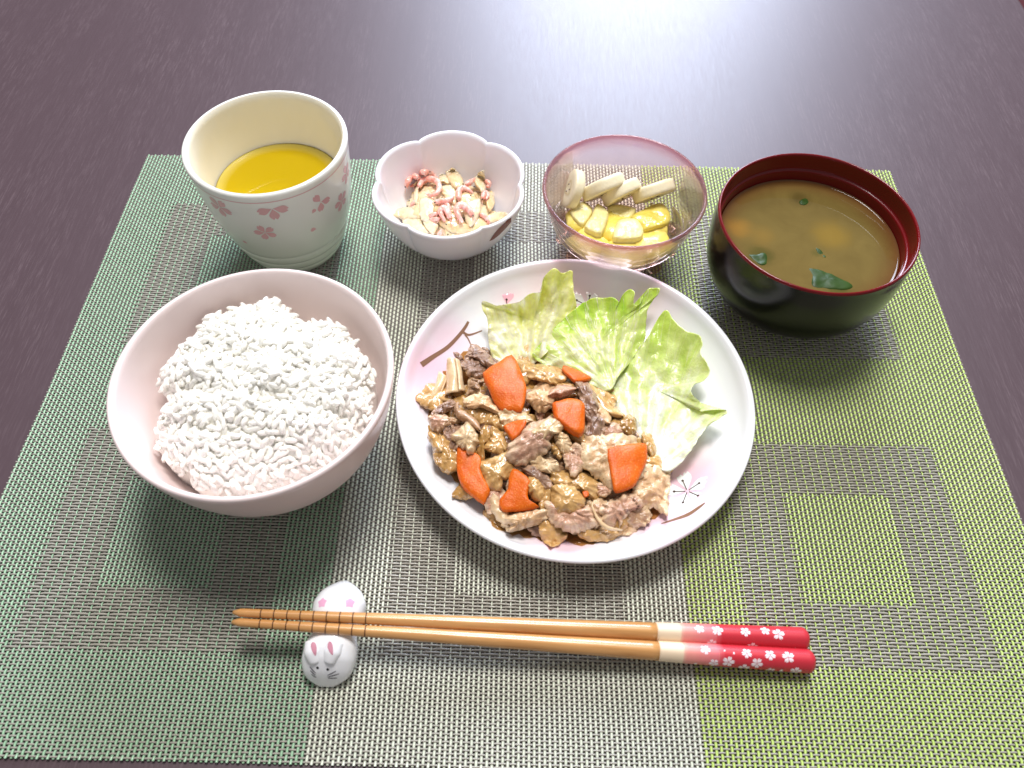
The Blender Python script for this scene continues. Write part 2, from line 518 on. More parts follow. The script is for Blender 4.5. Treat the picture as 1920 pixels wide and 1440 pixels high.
# ------------------------------------------------------------------ flower-rimmed bowl
FC = (189.2, -61.4, MAT_Z)
FROT = math.radians(60)
def lobes(th, t, r, z):
    k = np.clip((z - 4) / 32, 0, 1) ** 1.4
    s = np.abs(np.sin(3 * (th - FROT)))
    return 1 - 0.085 * k * (1 - s ** 0.62)
def lobez(th, t, r, z):
    return 0.9 * np.clip((z - 30) / 8, 0, 1) * (np.abs(np.sin(3 * (th - FROT))) ** 0.7 - 0.6)
outer = [(0, 0.8), (15, 0.8), (16, 0), (18.2, 0), (19, 1), (20, 3), (25, 6.5), (31, 13), (35.5, 21), (38.6, 29), (40.4, 35.6)]
rim = [(41.0, 37.2), (40.9, 38.3), (40.2, 38.8), (39.2, 38.6), (38.5, 37.4)]
inner = [(37.0, 31), (34, 22), (29.5, 14.5), (23, 8.5), (12, 5.5), (0.01, 5)]
FPROF = np.concatenate([smooth_profile(outer, 4), np.array(rim), smooth_profile([rim[-1]] + inner, 4)[1:]])
V, F = lathe(FPROF, FC, 216, lobes, lobez)
FB = thing('flower_bowl', 'small white six-lobed flower-shaped bowl of shrimp and onion', 'bowl', FC)
mesh('bowl_body', V, F, LILAC, FB)
fb = bvh_of(V, F)
for nm, pts, mt in (('gold_print', [(909, 470), (922, 452), (935, 438), (950, 424), (962, 410), (968, 402), (966, 416), (958, 430), (946, 446), (932, 460), (918, 472), (905, 484)], GOLD),
                    ('brush_print', [(917, 452), (924, 441), (932, 431), (942, 421), (952, 411), (958, 408), (958, 416), (948, 428), (936, 440), (926, 448)], BROWN_DARK)):
    try:
        V, F = print_px(fb, pts, 0.08 if nm[0] == 'g' else 0.16, 3); mesh(nm, V, F, mt, FB)
    except TypeError: pass

# ------------------------------------------------------------------ miso soup bowl
SC = (367.5, -99.3, MAT_Z)
outer = [(0, 1.5), (24.5, 1.5), (25, 0), (28.2, 0), (28.6, 1), (28.3, 4.6), (29.6, 6), (36, 9.5), (42, 16), (45.6, 24), (47.0, 33), (47.3, 43), (46.9, 51.5)]
rimo = [(46.9, 52.8), (46.9, 53.6)]
rimr = [(46.9, 53.6), (46.7, 54.6), (46.1, 55.0), (45.6, 54.6), (45.4, 53.6)]
inner = [(45.3, 49.5), (45.0, 46.4), (44.0, 45.6), (43.7, 44.5), (43.4, 41), (42.4, 32), (39.5, 22), (34, 14), (25, 9.4), (0.01, 8.6)]
SB = thing('soup_bowl', 'black lacquer bowl with red lining holding miso soup', 'bowl', SC)
po = np.concatenate([smooth_profile(outer, 4), np.array(rimo)])
V, F = lathe(po, SC, 128)
n = 128
uv = np.stack([np.tile(np.arange(n) / n, len(po)), np.repeat(po[:, 1] / 60, n)], 1)
uv[:, 0] = np.abs(uv[:, 0] * 2 - 1)
mesh('bowl_shell', V, F, BLACK_LAC, SB, uv=uv)
V, F = lathe(np.concatenate([np.array(rimr), smooth_profile([rimr[-1]] + inner[:4], 4)[1:], smooth_profile(inner[3:], 4)[1:]]), SC, 128)
mesh('bowl_lining', V, F, RED_LAC, SB)

m = Mat('miso_soup')
v = m.coord('Object')
cl = m.noise(v, 60, 4, 0.6, 0.8)
base = m.mix(m.math('MULTIPLY', cl, 1.0), lin('5d4d27'), lin('776536'))
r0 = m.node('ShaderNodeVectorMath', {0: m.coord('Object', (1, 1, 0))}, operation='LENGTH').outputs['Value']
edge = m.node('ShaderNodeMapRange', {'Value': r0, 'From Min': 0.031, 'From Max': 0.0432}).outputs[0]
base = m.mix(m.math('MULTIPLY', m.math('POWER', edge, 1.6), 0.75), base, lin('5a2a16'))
for (x, y, rad, col, k) in ((1385, 425, 12, 'a8772e', 0.45), (1430, 440, 11, '94702e', 0.3), (1560, 440, 15, '93752c', 0.45), (1500, 372, 9, '463a1c', 0.6), (1425, 480, 9, '46441c', 0.7), (1570, 545, 10, '3a4416', 0.6), (1535, 475, 6, '4a4a20', 0.6)):
    q = (P(x, y, SC[2] + 40.0) - np.array([SC[0], SC[1], SC[2] + 40.0])) * MM      # pieces sunk in the cloudy broth
    d = m.node('ShaderNodeVectorMath', {0: v, 1: tuple(q)}, operation='DISTANCE').outputs['Value']
    f = m.node('ShaderNodeMapRange', {'Value': m.math('ADD', d, m.math('MULTIPLY', m.math('SUBTRACT', cl, 0.5), 0.012)), 'From Min': 0.0, 'From Max': rad * MM, 'To Min': k, 'To Max': 0.0}, interpolation_type='SMOOTHERSTEP').outputs[0]
    base = m.mix(f, base, lin(col))
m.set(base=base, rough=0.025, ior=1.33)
SZ = 40.0
pr = [(43.15, 0.5), (42.8, 0.1), (42.0, -0.1), (38, -0.2), (20, -0.2), (0.01, -0.2)]
V, F = lathe(pr, (SC[0], SC[1], SC[2] + SZ), 96)
si = smooth_profile(inner[3:], 4)
V2, F2 = lathe([(np.interp(z, si[::-1, 1], si[::-1, 0]) - 0.2, z) for z in np.linspace(9.6, SZ, 12)], SC, 96)
V, F = join([(V, F), (V2, F2)])
tag(mesh('miso_soup', V, F, m.m, origin=(SC[0], SC[1], SC[2] + SZ)), 'cloudy brown miso soup filling the black and red bowl', 'soup')

# ------------------------------------------------------------------ glass bowl
GC = (279.6, -67.0, MAT_Z)
outer = [(0, 0.6), (17, 0.6), (18.5, 0), (20.5, 0.2), (21.6, 2), (24.5, 5), (29, 9.2), (32.5, 14), (34.2, 17.6), (35.3, 18.6), (37.6, 25), (39.6, 32), (41.0, 38)]
rim = [(41.3, 39.4), (41.9, 40.2), (42.2, 41.1), (41.9, 42.1), (41.1, 42.4), (40.3, 41.9), (40.0, 40.8)]
inner = [(39.6, 38), (38.0, 31), (35.8, 24), (33.4, 18), (29.4, 12.6), (24, 8.4), (16, 5.6), (0.01, 5)]
def cut(th, t, r, z):
    k = np.clip((17.5 - z) / 4, 0, 1) * np.clip((z - 1) / 3, 0, 1)
    return 1 + 0.035 * k * (np.abs(np.sin(6 * th)) ** 0.5 - 0.5)
m = Mat('pink_glass')
fr = m.node('ShaderNodeLayerWeight', {'Blend': 0.28}).outputs['Fresnel']
zz = m.node('ShaderNodeSeparateXYZ', {0: m.coord('Object')}).outputs[2]
tint = m.ramp(m.node('ShaderNodeMapRange', {'Value': zz, 'From Min': 0.0, 'From Max': 0.0425}).outputs[0],
              [(0.0, lin('f6dcd2')), (0.35, lin('fbf1ec')), (0.80, lin('fbf3f4')), (0.93, lin('f6dfe2')), (1.0, lin('e2a4ae'))])
tr = m.node('ShaderNodeBsdfTransparent', {'Color': tint})
df = m.node('ShaderNodeBsdfTranslucent', {'Color': rgba(lin('e9c3c6'))})
df2 = m.node('ShaderNodeBsdfDiffuse', {'Color': rgba(lin('e0b8bc'))})
gl = m.node('ShaderNodeBsdfGlossy', {'Color': (1, 1, 1, 1), 'Roughness': 0.04})
a = m.node('ShaderNodeMixShader', {0: 0.5, 1: df.outputs[0], 2: df2.outputs[0]})
rimk = m.node('ShaderNodeMapRange', {'Value': zz, 'From Min': 0.036, 'From Max': 0.0425, 'To Min': 0.05, 'To Max': 0.24}).outputs[0]
b_ = m.node('ShaderNodeMixShader', {0: rimk, 1: tr.outputs[0], 2: a.outputs[0]})
c_ = m.node('ShaderNodeMixShader', {0: m.math('MULTIPLY', fr, 0.8), 1: b_.outputs[0], 2: gl.outputs[0]})
m.l.new(c_.outputs[0], m.out.inputs[0])
GLASS = m.m
GB = thing('glass_bowl', 'round clear pink-tinted glass bowl with a rosy rim holding fruit', 'bowl', GC)
V, F = lathe(np.concatenate([smooth_profile(outer, 4), np.array(rim), smooth_profile([rim[-1]] + inner, 4)[1:]]), GC, 144, cut)
mesh('bowl_glass', V, F, GLASS, GB)
# moulded bosses round the foot
bos = []
for k in range(12):
    a = 2 * math.pi * k / 12 + 0.13
    R = np.array(Matrix.Rotation(a, 3, 'Z') @ Matrix.Rotation(math.radians(-48), 3, 'Y'))
    bos.append(ico((GC[0] + 29.6 * math.cos(a), GC[1] + 29.6 * math.sin(a), GC[2] + 11.2), 1, 14, 8, (1.3, 5.6, 5.2), R))
V, F = join(bos)
mesh('cut_pattern', V, F, GLASS, GB)

# ------------------------------------------------------------------ dinner plate
PC = (253.1, -177.1, MAT_Z)
PIN = [(77.6, 18.2), (75, 14.6), (70, 10.6), (63, 7.4), (54, 5.0), (44, 4.0), (30, 3.7), (0.01, 3.6)]
outer = [(0, 1.2), (40, 1.2), (41, 0), (44, 0), (45, 1.5), (56, 3.6), (66, 7.2), (73, 11.5), (77.5, 15.5), (79.8, 17.4)]
rim = [(81.0, 18.2), (81.3, 19.1), (80.9, 19.9), (80.0, 20.1), (78.8, 19.6)]
PPROF = np.concatenate([smooth_profile(outer, 4), np.array(rim), smooth_profile([rim[-1]] + PIN, 4)[1:]])
m = Mat('plate_glaze')
pos = m.node('ShaderNodeTexCoord').outputs['Object']
acc = 0.0
def at_plate(x, y):
    z = 8.0
    for _ in range(8):
        q = P(x, y, z); r = math.hypot(q[0] - PC[0], q[1] - PC[1])
        z = PC[2] + np.interp(r, [a[0] for a in PIN][::-1], [a[1] for a in PIN][::-1])
    return q
# airbrushed pink clouds of the plate's printed decoration
for (x, y, rad, k) in ((808, 700, 34, 0.8), (838, 640, 24, 0.55), (1060, 545, 44, 0.5), (1210, 565, 34, 0.35), (1300, 905, 27, 0.95), (1245, 985, 28, 0.7), (1050, 1010, 24, 0.75), (960, 565, 20, 0.4), (1290, 880, 26, 0.55)):
    q = (at_plate(x, y) - np.array(PC)) * MM
    d = m.node('ShaderNodeVectorMath', {0: pos, 1: tuple(q)}, operation='DISTANCE').outputs['Value']
    f = m.node('ShaderNodeMapRange', {'Value': d, 'From Min': 0.0, 'From Max': rad * MM, 'To Min': k, 'To Max': 0.0}, interpolation_type='SMOOTHERSTEP').outputs[0]
    acc = f if isinstance(acc, float) else m.math('MAXIMUM', acc, f)
m.set(base=m.mix(acc, lin('eeedf0'), lin('ecbccb')), rough=0.13, sss=0.15, sssr=(1, .9, .85), ssss=0.002)
V, F = lathe(PPROF, PC, 192)
PL = thing('dinner_plate', 'large round white plate with pink blossom print carrying pork and lettuce', 'plate', PC)
mesh('plate_body', V, F, m.m, PL)
pb = bvh_of(V, F)
def hitp(x, y):
    h = cast(pb, x, y); return h[0], (h[1] if h[1] @ ray(x, y) < 0 else -h[1])
for (x, y, r, w, turn, skip, mt) in ((1289, 921, 12.2, 6.6, 0.12, (), PETAL_W), (824, 752, 15.5, 7.6, 0.95, (3,), PETAL_W), (1102, 574, 14.5, 7.6, -0.35, (2, 3), PETAL_W),
                                     (1188, 990, 8.6, 5.6, 2.4, (0, 1, 2), PINK2), (950, 572, 8.4, 6.2, 0.0, (1, 2, 3, 4), PINK2)):
    p0, n0 = hitp(x, y)
    for k in range(5):
        if k in skip: continue
        V, F = print2d(pb, p0, n0, np.array([0, 1.0, 0]), rot2(petal_pts(r, w, 0.2), turn + 2 * math.pi * k / 5), 0.10, 3)
        mesh('printed_petal', V, F, mt, PL)
# stamens drawn on the petals, each a line with a dot
st = []
def stamen(p0, n0, ang, L):
    X = rot2([(0, 0.8)], ang)[0]; Y = rot2([(0, L)], ang)[0]; s = rot2([(0.22, 0)], ang)[0]
    st.append(print2d(pb, p0, n0, np.array([0, 1.0, 0]), np.array([X - s, Y - s, Y + s, X + s]), 0.2, 1))
    t = np.linspace(0, 2 * np.pi, 8, endpoint=False)
    st.append(print2d(pb, p0, n0, np.array([0, 1.0, 0]), Y + 0.62 * np.stack([np.cos(t), np.sin(t)], 1), 0.2, 1))
for (x, y, turn, ks, L) in ((1289, 921, 0.12, range(5), 6.4), (824, 752, 0.95, (0, 1, 2), 7.0), (1102, 574, -0.35, (0, 1, 4), 6.6), (1188, 990, 2.2, (3, 4), 5.4), (950, 572, 0, (0,), 2.6)):
    p0, n0 = hitp(x, y)
    for k in ks: stamen(p0, n0, turn + 2 * math.pi * k / 5 + 0.15, L * (0.85 + 0.3 * random.random()))
V, F = join(st); tag(mesh('printed_stamens', V, F, STAMEN, PL), kind='stuff')
for pts, w in (([(790, 684), (812, 669), (838, 652), (858, 632), (872, 614), (878, 603)], [11, 8, 7, 6, 4.5]), ([(868, 623), (880, 628), (904, 620)], [5, 4, 2]),
               ([(872, 628), (878, 636), (884, 650)], [3.5, 2.5, 2]), ([(1240, 982), (1262, 975), (1290, 965), (1310, 952), (1322, 943)], [1.5, 4, 6, 5, 1.5])):
    V, F = line_px(pb, pts, w); mesh('printed_twig', V, F, TWIG, PL)

# ================================================================== food
def crop(ox, oy, k):
    return lambda pts: [(ox + x / k, oy + y / k) for x, y in pts]
A_ = crop(780, 630, 7.2); B_ = crop(1000, 640, 7.2); C_ = crop(780, 820, 7.2); D_ = crop(1000, 820, 6.856)
E_ = crop(780, 630, 3.6); F_ = crop(880, 490, 3.5556); S_ = crop(740, 310, 8.727); T_ = crop(1040, 300, 6.546)

def plate_z(x, y):
    r = np.hypot(x - PC[0], y - PC[1])
    return PC[2] + np.interp(r, [a[0] for a in PIN][::-1], [a[1] for a in PIN][::-1])
HC = np.array([236.0, -199.0]); HA, HB = 60.0, 44.0; HT = math.radians(-28)
def heap(x, y):
    dx, dy = x - HC[0], y - HC[1]
    u = (dx * math.cos(HT) + dy * math.sin(HT)) / HA; v = (-dx * math.sin(HT) + dy * math.cos(HT)) / HB
    k = np.clip(1 - (u * u + v * v), 0, 1)
    return plate_z(x, y) + 15.0 * k ** 0.75 + 2.0 * noise2(x / 9.0, y / 9.0, 2.0) * (k > 0)

def sheet(outline, base, lift, thick, dome=1.0, rough=0.8, ruffle=0.0, curl=0.0, seed=0.0, N=72, M=12, center=None, rnd=0.45, creases=0.0, smoothn=4, tiltv=(0, 0), wig=0.0, grow=1.0):
    """soft flat piece: outline as seen, laid on base(x, y), with relief, a rounded edge and a real thickness"""
    o = np.array(outline, float)
    o = o.mean(0) + (o - o.mean(0)) * grow
    s = smooth_profile(o, smoothn, closed=True)
    d = np.concatenate([[0], np.cumsum(np.linalg.norm(np.roll(s, -1, 0) - s, axis=1))])
    t = np.linspace(0, d[-1], N, endpoint=False)
    sx = np.interp(t, d, np.append(s[:, 0], s[0, 0])); sy = np.interp(t, d, np.append(s[:, 1], s[0, 1]))
    c = o.mean(0) if center is None else np.array(center, float)
    th = np.linspace(0, 2 * np.pi, N, endpoint=False)
    size = np.hypot(sx - c[0], sy - c[1]).mean()
    w = 1 + wig * (noise2(sx / 6.0 + seed, sy / 6.0, seed) * 2) + 0.9 * wig * fbm(t / 5.0, t * 0 + seed, seed + 3, 2)
    sx = c[0] + (sx - c[0]) * w; sy = c[1] + (sy - c[1]) * w
    V = [];
    ks = [(k / M) ** 0.85 for k in range(1, M + 1)]
    pts = [np.array([[c[0], c[1]]])] + [np.stack([c[0] + (sx - c[0]) * k, c[1] + (sy - c[1]) * k], 1) for k in ks]
    S = np.concatenate([[0]] + [np.full(N, k) for k in ks]); TH = np.concatenate([[0]] + [th] * M)
    q = np.concatenate(pts)
    z = np.full(len(q), 12.0)
    mm = size / 4.2
    for _ in range(6):
        W = P(q[:, 0], q[:, 1], z)
        X, Y = W[:, 0], W[:, 1]
        rel = dome * mm * 0.22 * (1 - S ** 2) + rough * 1.5 * fbm(X / 4.5, Y / 4.5, seed, 3)
        rel = rel + 3.0 * ruffle * S ** 2.7 * fbm(np.cos(TH) * 2.3 + seed, np.sin(TH) * 2.3, seed + 1, 2) + curl * S ** 3
        if creases: 
            fa = seed * 1.3; fu = X * math.cos(fa) + Y * math.sin(fa); fv = Y * math.cos(fa) - X * math.sin(fa)
            rel = rel + 0.55 * noise2(fu / 0.95, fv / 4.0, seed + 6) + 0.35 * noise2(X / 0.9, Y / 0.9, seed + 8)
            a = seed * 2.1; u = X * math.cos(a) + Y * math.sin(a)
            rel = rel - creases * np.clip(1 - np.abs(noise2(u / 3.2 + 1.2 * noise2(X / 6, Y / 6, seed), (Y * math.cos(a) - X * math.sin(a)) / 12, seed)) * 7, 0, 1)
        rel = rel + tiltv[0] * (q[:, 0] - c[0]) / size + tiltv[1] * (q[:, 1] - c[1]) / size
        z = base(X, Y) + lift + thick + rel - rnd * thick * S ** 8
    T = P(q[:, 0], q[:, 1], z)
    n = len(T)
    B = T.copy(); B[:, 2] -= thick * (1 - 0.55 * S ** 8)
    F = []
    for off, flip in ((0, False), (n, True)):
        for i in range(N):
            f = (off, off + 1 + i, off + 1 + (i + 1) % N)
            F.append(f[::-1] if not flip else f)
        for k in range(M - 1):
            for i in range(N):
                a = off + 1 + k * N + i; b = off + 1 + k * N + (i + 1) % N
                f = (a, a + N, b + N, b)
                F.append(f[::-1] if not flip else f)
    e = 1 + (M - 1) * N
    for i in range(N):
        a = e + i; b = e + (i + 1) % N
        F.append((a, b, n + b, n + a))
    uvs = np.concatenate([np.stack([S, TH / 6.283], 1)] * 2)
    return np.concatenate([T, B]), F, uvs

# ---- food materials
def food(name, cols, sc=220, rough=0.3, sss=0.25, rad=(1, .6, .4), scale=0.0015, bump=0.4, bsc=900, fiber=None, coat=0.4, rimc=None):
    m = Mat(name)
    v = m.coord('Object')
    if fiber: v = m.coord('Object', fiber)
    n1 = m.noise(v, sc, 4, 0.6, 0.4)
    c = m.ramp(n1, [(0.28 + 0.44 * i / (len(cols) - 1), lin(h)) for i, h in enumerate(cols)])
    n2 = m.noise(v, bsc, 3, 0.6)
    if rimc:
        su = m.node('ShaderNodeSeparateXYZ', {0: m.node('ShaderNodeTexCoord').outputs['UV']}).outputs[0]
        e = m.ramp(m.math('ADD', su, m.math('MULTIPLY', m.math('SUBTRACT', n1, 0.5), 0.9)), [(0.62, 0.0), (0.88, 1.0)])
        c = m.mix(m.math('MULTIPLY', e, 0.5), c, lin(rimc))
        sp = m.ramp(m.noise(v, 340, 3, 0.6), [(0.60, 0.0), (0.70, 0.5)])
        c = m.mix(sp, c, lin('8a5c34'))
    oi = m.node('ShaderNodeObjectInfo')
    hs = m.node('ShaderNodeHueSaturation', {'Hue': 0.5, 'Saturation': 1.0, 'Value': m.node('ShaderNodeMapRange', {'Value': oi.outputs['Random'], 'To Min': 0.92, 'To Max': 1.08}).outputs[0], 'Fac': 1.0, 'Color': c})
    hgt = m.math('ADD', m.math('MULTIPLY', n1, 1.8), m.math('MULTIPLY', n2, 0.9))
    m.set(base=hs.outputs[0], rough=rough, sss=sss if sss > 0.55 else 0.12, sssr=rad, ssss=scale, coat=coat, coatr=0.07, normal=m.bump(hgt, bump, 0.0012))
    return m.m
PORK = food('pork_lean', ['8f6a4a', 'b28a66', 'd0ab84'], 160, 0.36, 0.3, fiber=(1, 2.2, 1), rimc='ecd2a8')
PORKD = food('pork_dark', ['6f5140', '8e6c56', 'b08c72'], 170, 0.34, 0.25, fiber=(2.2, 1, 1), rimc='c8a486')
PORKP = food('pork_pale', ['b88c60', 'd4aa7c', 'e8c79c'], 150, 0.36, 0.4, rimc='f2dcb4')
PORKR = food('pork_rosy', ['a2765a', 'c29478', 'dab496'], 180, 0.34, 0.35, fiber=(1, 2.4, 1), rimc='efd6b0')
FAT = food('pork_fat', ['cda878', 'e0c196', 'efd8b4'], 120, 0.30, 0.5, bump=0.25)
ONION = food('cooked_onion', ['a2783f', 'c89c60', 'e2c08a'], 130, 0.2, 0.5, (1, .7, .4), 0.0015, 0.3, 500, coat=0.6)
ONIOND = food('cooked_onion_amber', ['8c642e', 'b08448', 'cea66c'], 120, 0.2, 0.5, (1, .65, .35), 0.0015, 0.3, 500, coat=0.6)
def carrot():
    m = Mat('carrot'); v = m.coord('Object')
    n = m.noise(v, 120, 3); f = m.noise(v, 1300, 2, 0.7)
    c = m.mix(n, lin('c84602'), lin('e07008'))
    c = m.mix(m.math('MULTIPLY', m.ramp(f, [(0.55, 0.0), (0.66, 1.0)]), 0.35), c, lin('f7a050'))
    m.set(base=c, rough=0.38, sss=0.1, sssr=(1, .35, .08), ssss=0.001, spec=0.35, normal=m.bump(f, 0.5, 0.0005)); return m.m
CARROT = carrot()

def put(name, lab, cat, data, mat, group=None, parent=None):
    V, F = data[0], data[1]
    uv = data[2] if len(data) > 2 else None
    o = mesh(name, V, F, mat, parent, uv=uv)
    if parent is None: tag(o, lab, cat, group)
    return o

def rollstrip(path_px, hz, w, thick=1.5, base=heap, lift=0.5, seed=0.0, arch=0.5, mwig=0.5, taper=0.35, M=26, K=9):
    """limp strip along a path: arched across, thick, wavy along its edges; w in photo px"""
    p = smooth_profile(path_px, 8); 
    d = np.concatenate([[0], np.cumsum(np.linalg.norm(np.diff(p, axis=0), axis=1))]); t = np.linspace(0, d[-1], M)
    x = np.interp(t, d, p[:, 0]); y = np.interp(t, d, p[:, 1])
    tx, ty = np.gradient(x), np.gradient(y); L = np.hypot(tx, ty); nx, ny = -ty / L, tx / L
    s = np.linspace(0, 1, M); prof = np.clip(np.minimum(s, 1 - s) / taper, 0, 1) ** 0.5 * (1 + 0.25 * noise2(s * 7, s * 0 + seed, seed) * 2)
    T = []; Bm = []
    for j in range(K):
        u = -1 + 2 * j / (K - 1)
        px_ = x + nx * u * w / 2 * prof; py_ = y + ny * u * w / 2 * prof
        z = np.full(M, 12.0)
        for _ in range(6):
            W = P(px_, py_, z)
            z = base(W[:, 0], W[:, 1]) + lift + hz + thick + arch * w / 4.2 * 0.5 * (1 - u * u) + mwig * noise2(s * 9 + u, u * 1.5 + s * 0, seed) * 2 - 0.3 * thick * abs(u) ** 4
        T.append(P(px_, py_, z))
    T = np.array(T); B = T.copy(); B[:, :, 2] -= thick * (1 - 0.5 * np.abs(np.linspace(-1, 1, K))[:, None] ** 4)
    loop = np.concatenate([T, B[::-1]], 0)             # closed section, K*2 points
    V = loop.transpose(1, 0, 2).reshape(-1, 3); n = 2 * K
    F = grid_faces(n, M); F.append(tuple(range(n))[::-1]); F.append(tuple(range((M - 1) * n, M * n)))
    return V, F

def scroll(p0, p1, z0, z1, r0, r1, turns=1.35, thick=1.0, seed=0, M=20, K=34, start=0.0):
    """thin slice rolled up along its own length"""
    a, b = P(*p0, z0), P(*p1, z1); T = (b - a) / np.linalg.norm(b - a)
    s = np.cross(T, UPZ); s /= np.linalg.norm(s); u = np.cross(s, T)
    V = []
    for side in (0, 1):
        for i in range(M):
            t = i / (M - 1); c = a + (b - a) * t; r = r0 + (r1 - r0) * t
            for k in range(K):
                q = k / (K - 1); ang = start + q * turns * 2 * math.pi
                rr = r * (1 - 0.42 * q) + 0.35 * math.sin(ang * 2 + t * 5 + seed) - side * thick
                V.append(c + rr * (math.cos(ang) * s + math.sin(ang) * u) + T * (0.8 * math.sin(ang + seed) * (t - 0.5) * 2))
    n = M * K; F = []
    for i in range(M - 1):
        for k in range(K - 1):
            e = i * K + k
            F.append((e, e + 1, e + K + 1, e + K)); F.append((n + e, n + e + K, n + e + K + 1, n + e + 1))
    for i in (0, M - 1):
        for k in range(K - 1):
            e = i * K + k; F.append((e, n + e, n + e + 1, e + 1))
    for i in range(M - 1):
        for k in (0, K - 1):
            e = i * K + k; F.append((e, e + K, n + e + K, n + e))
    return np.array(V), F

# ---- lettuce
def lettuce_mat(name, pale, mid, deep, white, amt):
    m = Mat(name)
    uv = m.node('ShaderNodeTexCoord').outputs['UV']
    v = m.node('ShaderNodeMapping', {'Vector': uv, 'Scale': (1.1, 9.0, 1)}).outputs[0]
    st_ = m.noise(v, 2.6, 4, 0.6, 0.35)
    ob = m.noise(m.coord('Object'), 55, 3, 0.6, 0.6)
    ux = m.node('ShaderNodeMapRange', {'Value': m.node('ShaderNodeSeparateXYZ', {0: uv}).outputs[0], 'From Min': 0.25, 'From Max': 1.7}).outputs[0]
    k = m.math('ADD', m.math('ADD', m.math('MULTIPLY', st_, 0.48), m.math('MULTIPLY', ob, 0.24)), m.math('MULTIPLY', ux, 0.28))
    c = m.ramp(k, [(0.30, lin(white)), (0.39, lin(pale)), (0.49, lin(mid)), (0.61, lin(deep))])
    # fan of white veins from the rib
    vv = m.node('ShaderNodeMapping', {'Vector': uv, 'Scale': (0.9, 26.0, 1)}).outputs[0]
    ve = m.node('ShaderNodeTexNoise', {'Vector': vv, 'Scale': 1.7, 'Detail': 2.0, 'Distortion': 0.4}).outputs['Fac']
    ridge = m.math('ABSOLUTE', m.math('SUBTRACT', ve, 0.5))
    vein = m.node('ShaderNodeMapRange', {'Value': ridge, 'From Min': 0.0, 'From Max': 0.018, 'To Min': amt, 'To Max': 0.0}).outputs[0]
    c = m.mix(vein, c, lin('f0f2d0'))
    hh = m.math('ADD', m.math('MULTIPLY', vein, 0.5), m.math('MULTIPLY', m.noise(m.coord('Object'), 260, 3, 0.6), 1.2))
    nm = m.bump(hh, 0.45, 0.0012)
    m.set(base=c, rough=0.27, normal=nm, coat=0.25, coatr=0.15, sss=0.3, sssr=(.7, 1, .2), ssss=0.002)
    tl = m.node('ShaderNodeBsdfTranslucent', {'Color': c, 'Normal': nm})
    mx = m.node('ShaderNodeMixShader', {0: 0.18, 1: m.b.outputs[0], 2: tl.outputs[0]})
    m.l.new(mx.outputs[0], m.out.inputs[0])
    return m.m
LET1 = lettuce_mat('lettuce_inner', 'f4f4ba', 'e8ee84', 'cfe050', 'f6f5d6', 0.35)
LET2 = lettuce_mat('lettuce_green', 'dceb90', 'bfe055', '9ccc2e', 'eef4c4', 0.8)
LET3 = lettuce_mat('lettuce_pale', 'f4f8d8', 'e2efa0', 'c2dc62', 'fafbf0', 0.35)

def leaf(outline, center, hfun, root, seed, N=150, M=34, thick=0.45, amp=1.0):
    o = np.array(outline, float); s = smooth_profile(o, 6, closed=True)
    d = np.concatenate([[0], np.cumsum(np.linalg.norm(np.roll(s, -1, 0) - s, axis=1))]); t = np.linspace(0, d[-1], N, endpoint=False)
    sx = np.interp(t, d, np.append(s[:, 0], s[0, 0])); sy = np.interp(t, d, np.append(s[:, 1], s[0, 1]))
    jag = 1 + 0.02 * fbm(t / 9.0, t * 0, seed, 3)
    c = np.array(center, float); ks = [(k / M) ** 0.8 for k in range(1, M + 1)]
    q = np.concatenate([[c]] + [np.stack([c[0] + (sx - c[0]) * jag ** (k ** 4) * k, c[1] + (sy - c[1]) * jag ** (k ** 4) * k], 1) for k in ks])
    S = np.concatenate([[0]] + [np.full(N, k) for k in ks]); tt = np.concatenate([[0]] + [t] * M)
    z = np.full(len(q), 12.0)
    rt = P(root[0], root[1], 10.0)
    for _ in range(7):
        W = P(q[:, 0], q[:, 1], z); X, Y = W[:, 0], W[:, 1]
        ang = np.arctan2(Y - rt[1], X - rt[0]); rr = np.hypot(X - rt[0], Y - rt[1])
        rel = amp * (2.6 * fbm(X / 13, Y / 13, seed, 3) + 0.9 * np.sin(ang * 26 + 2.5 * noise2(rr / 9, ang * 3, seed)) * np.clip(rr / 40, 0, 1) + 0.9 * fbm(X / 3.5, Y / 3.5, seed + 9, 2))
        rel = rel + amp * 2.6 * S ** 4 * fbm(tt / 17.0, tt * 0, seed + 4, 2)
        z = np.maximum(plate_z(X, Y) + 0.7, plate_z(X, Y) + 1.0 + hfun(q[:, 0], q[:, 1], S) + rel)
    T = P(q[:, 0], q[:, 1], z); B = T.copy(); B[:, 2] -= thick; n = len(T); F = []
    for off, fl in ((0, 0), (n, 1)):
        for i in range(N):
            f = (off, off + 1 + i, off + 1 + (i + 1) % N); F.append(f if fl else f[::-1])
        for k in range(M - 1):
            for i in range(N):
                a = off + 1 + k * N + i; b = off + 1 + k * N + (i + 1) % N; f = (a, a + N, b + N, b); F.append(f if fl else f[::-1])
    e = 1 + (M - 1) * N
    for i in range(N):
        a = e + i; b = e + (i + 1) % N; F.append((a, b, n + b, n + a))
    uv = np.stack([rr / 60, ang / 3.0], 1)
    return np.concatenate([T, B]), F, np.concatenate([uv, uv])

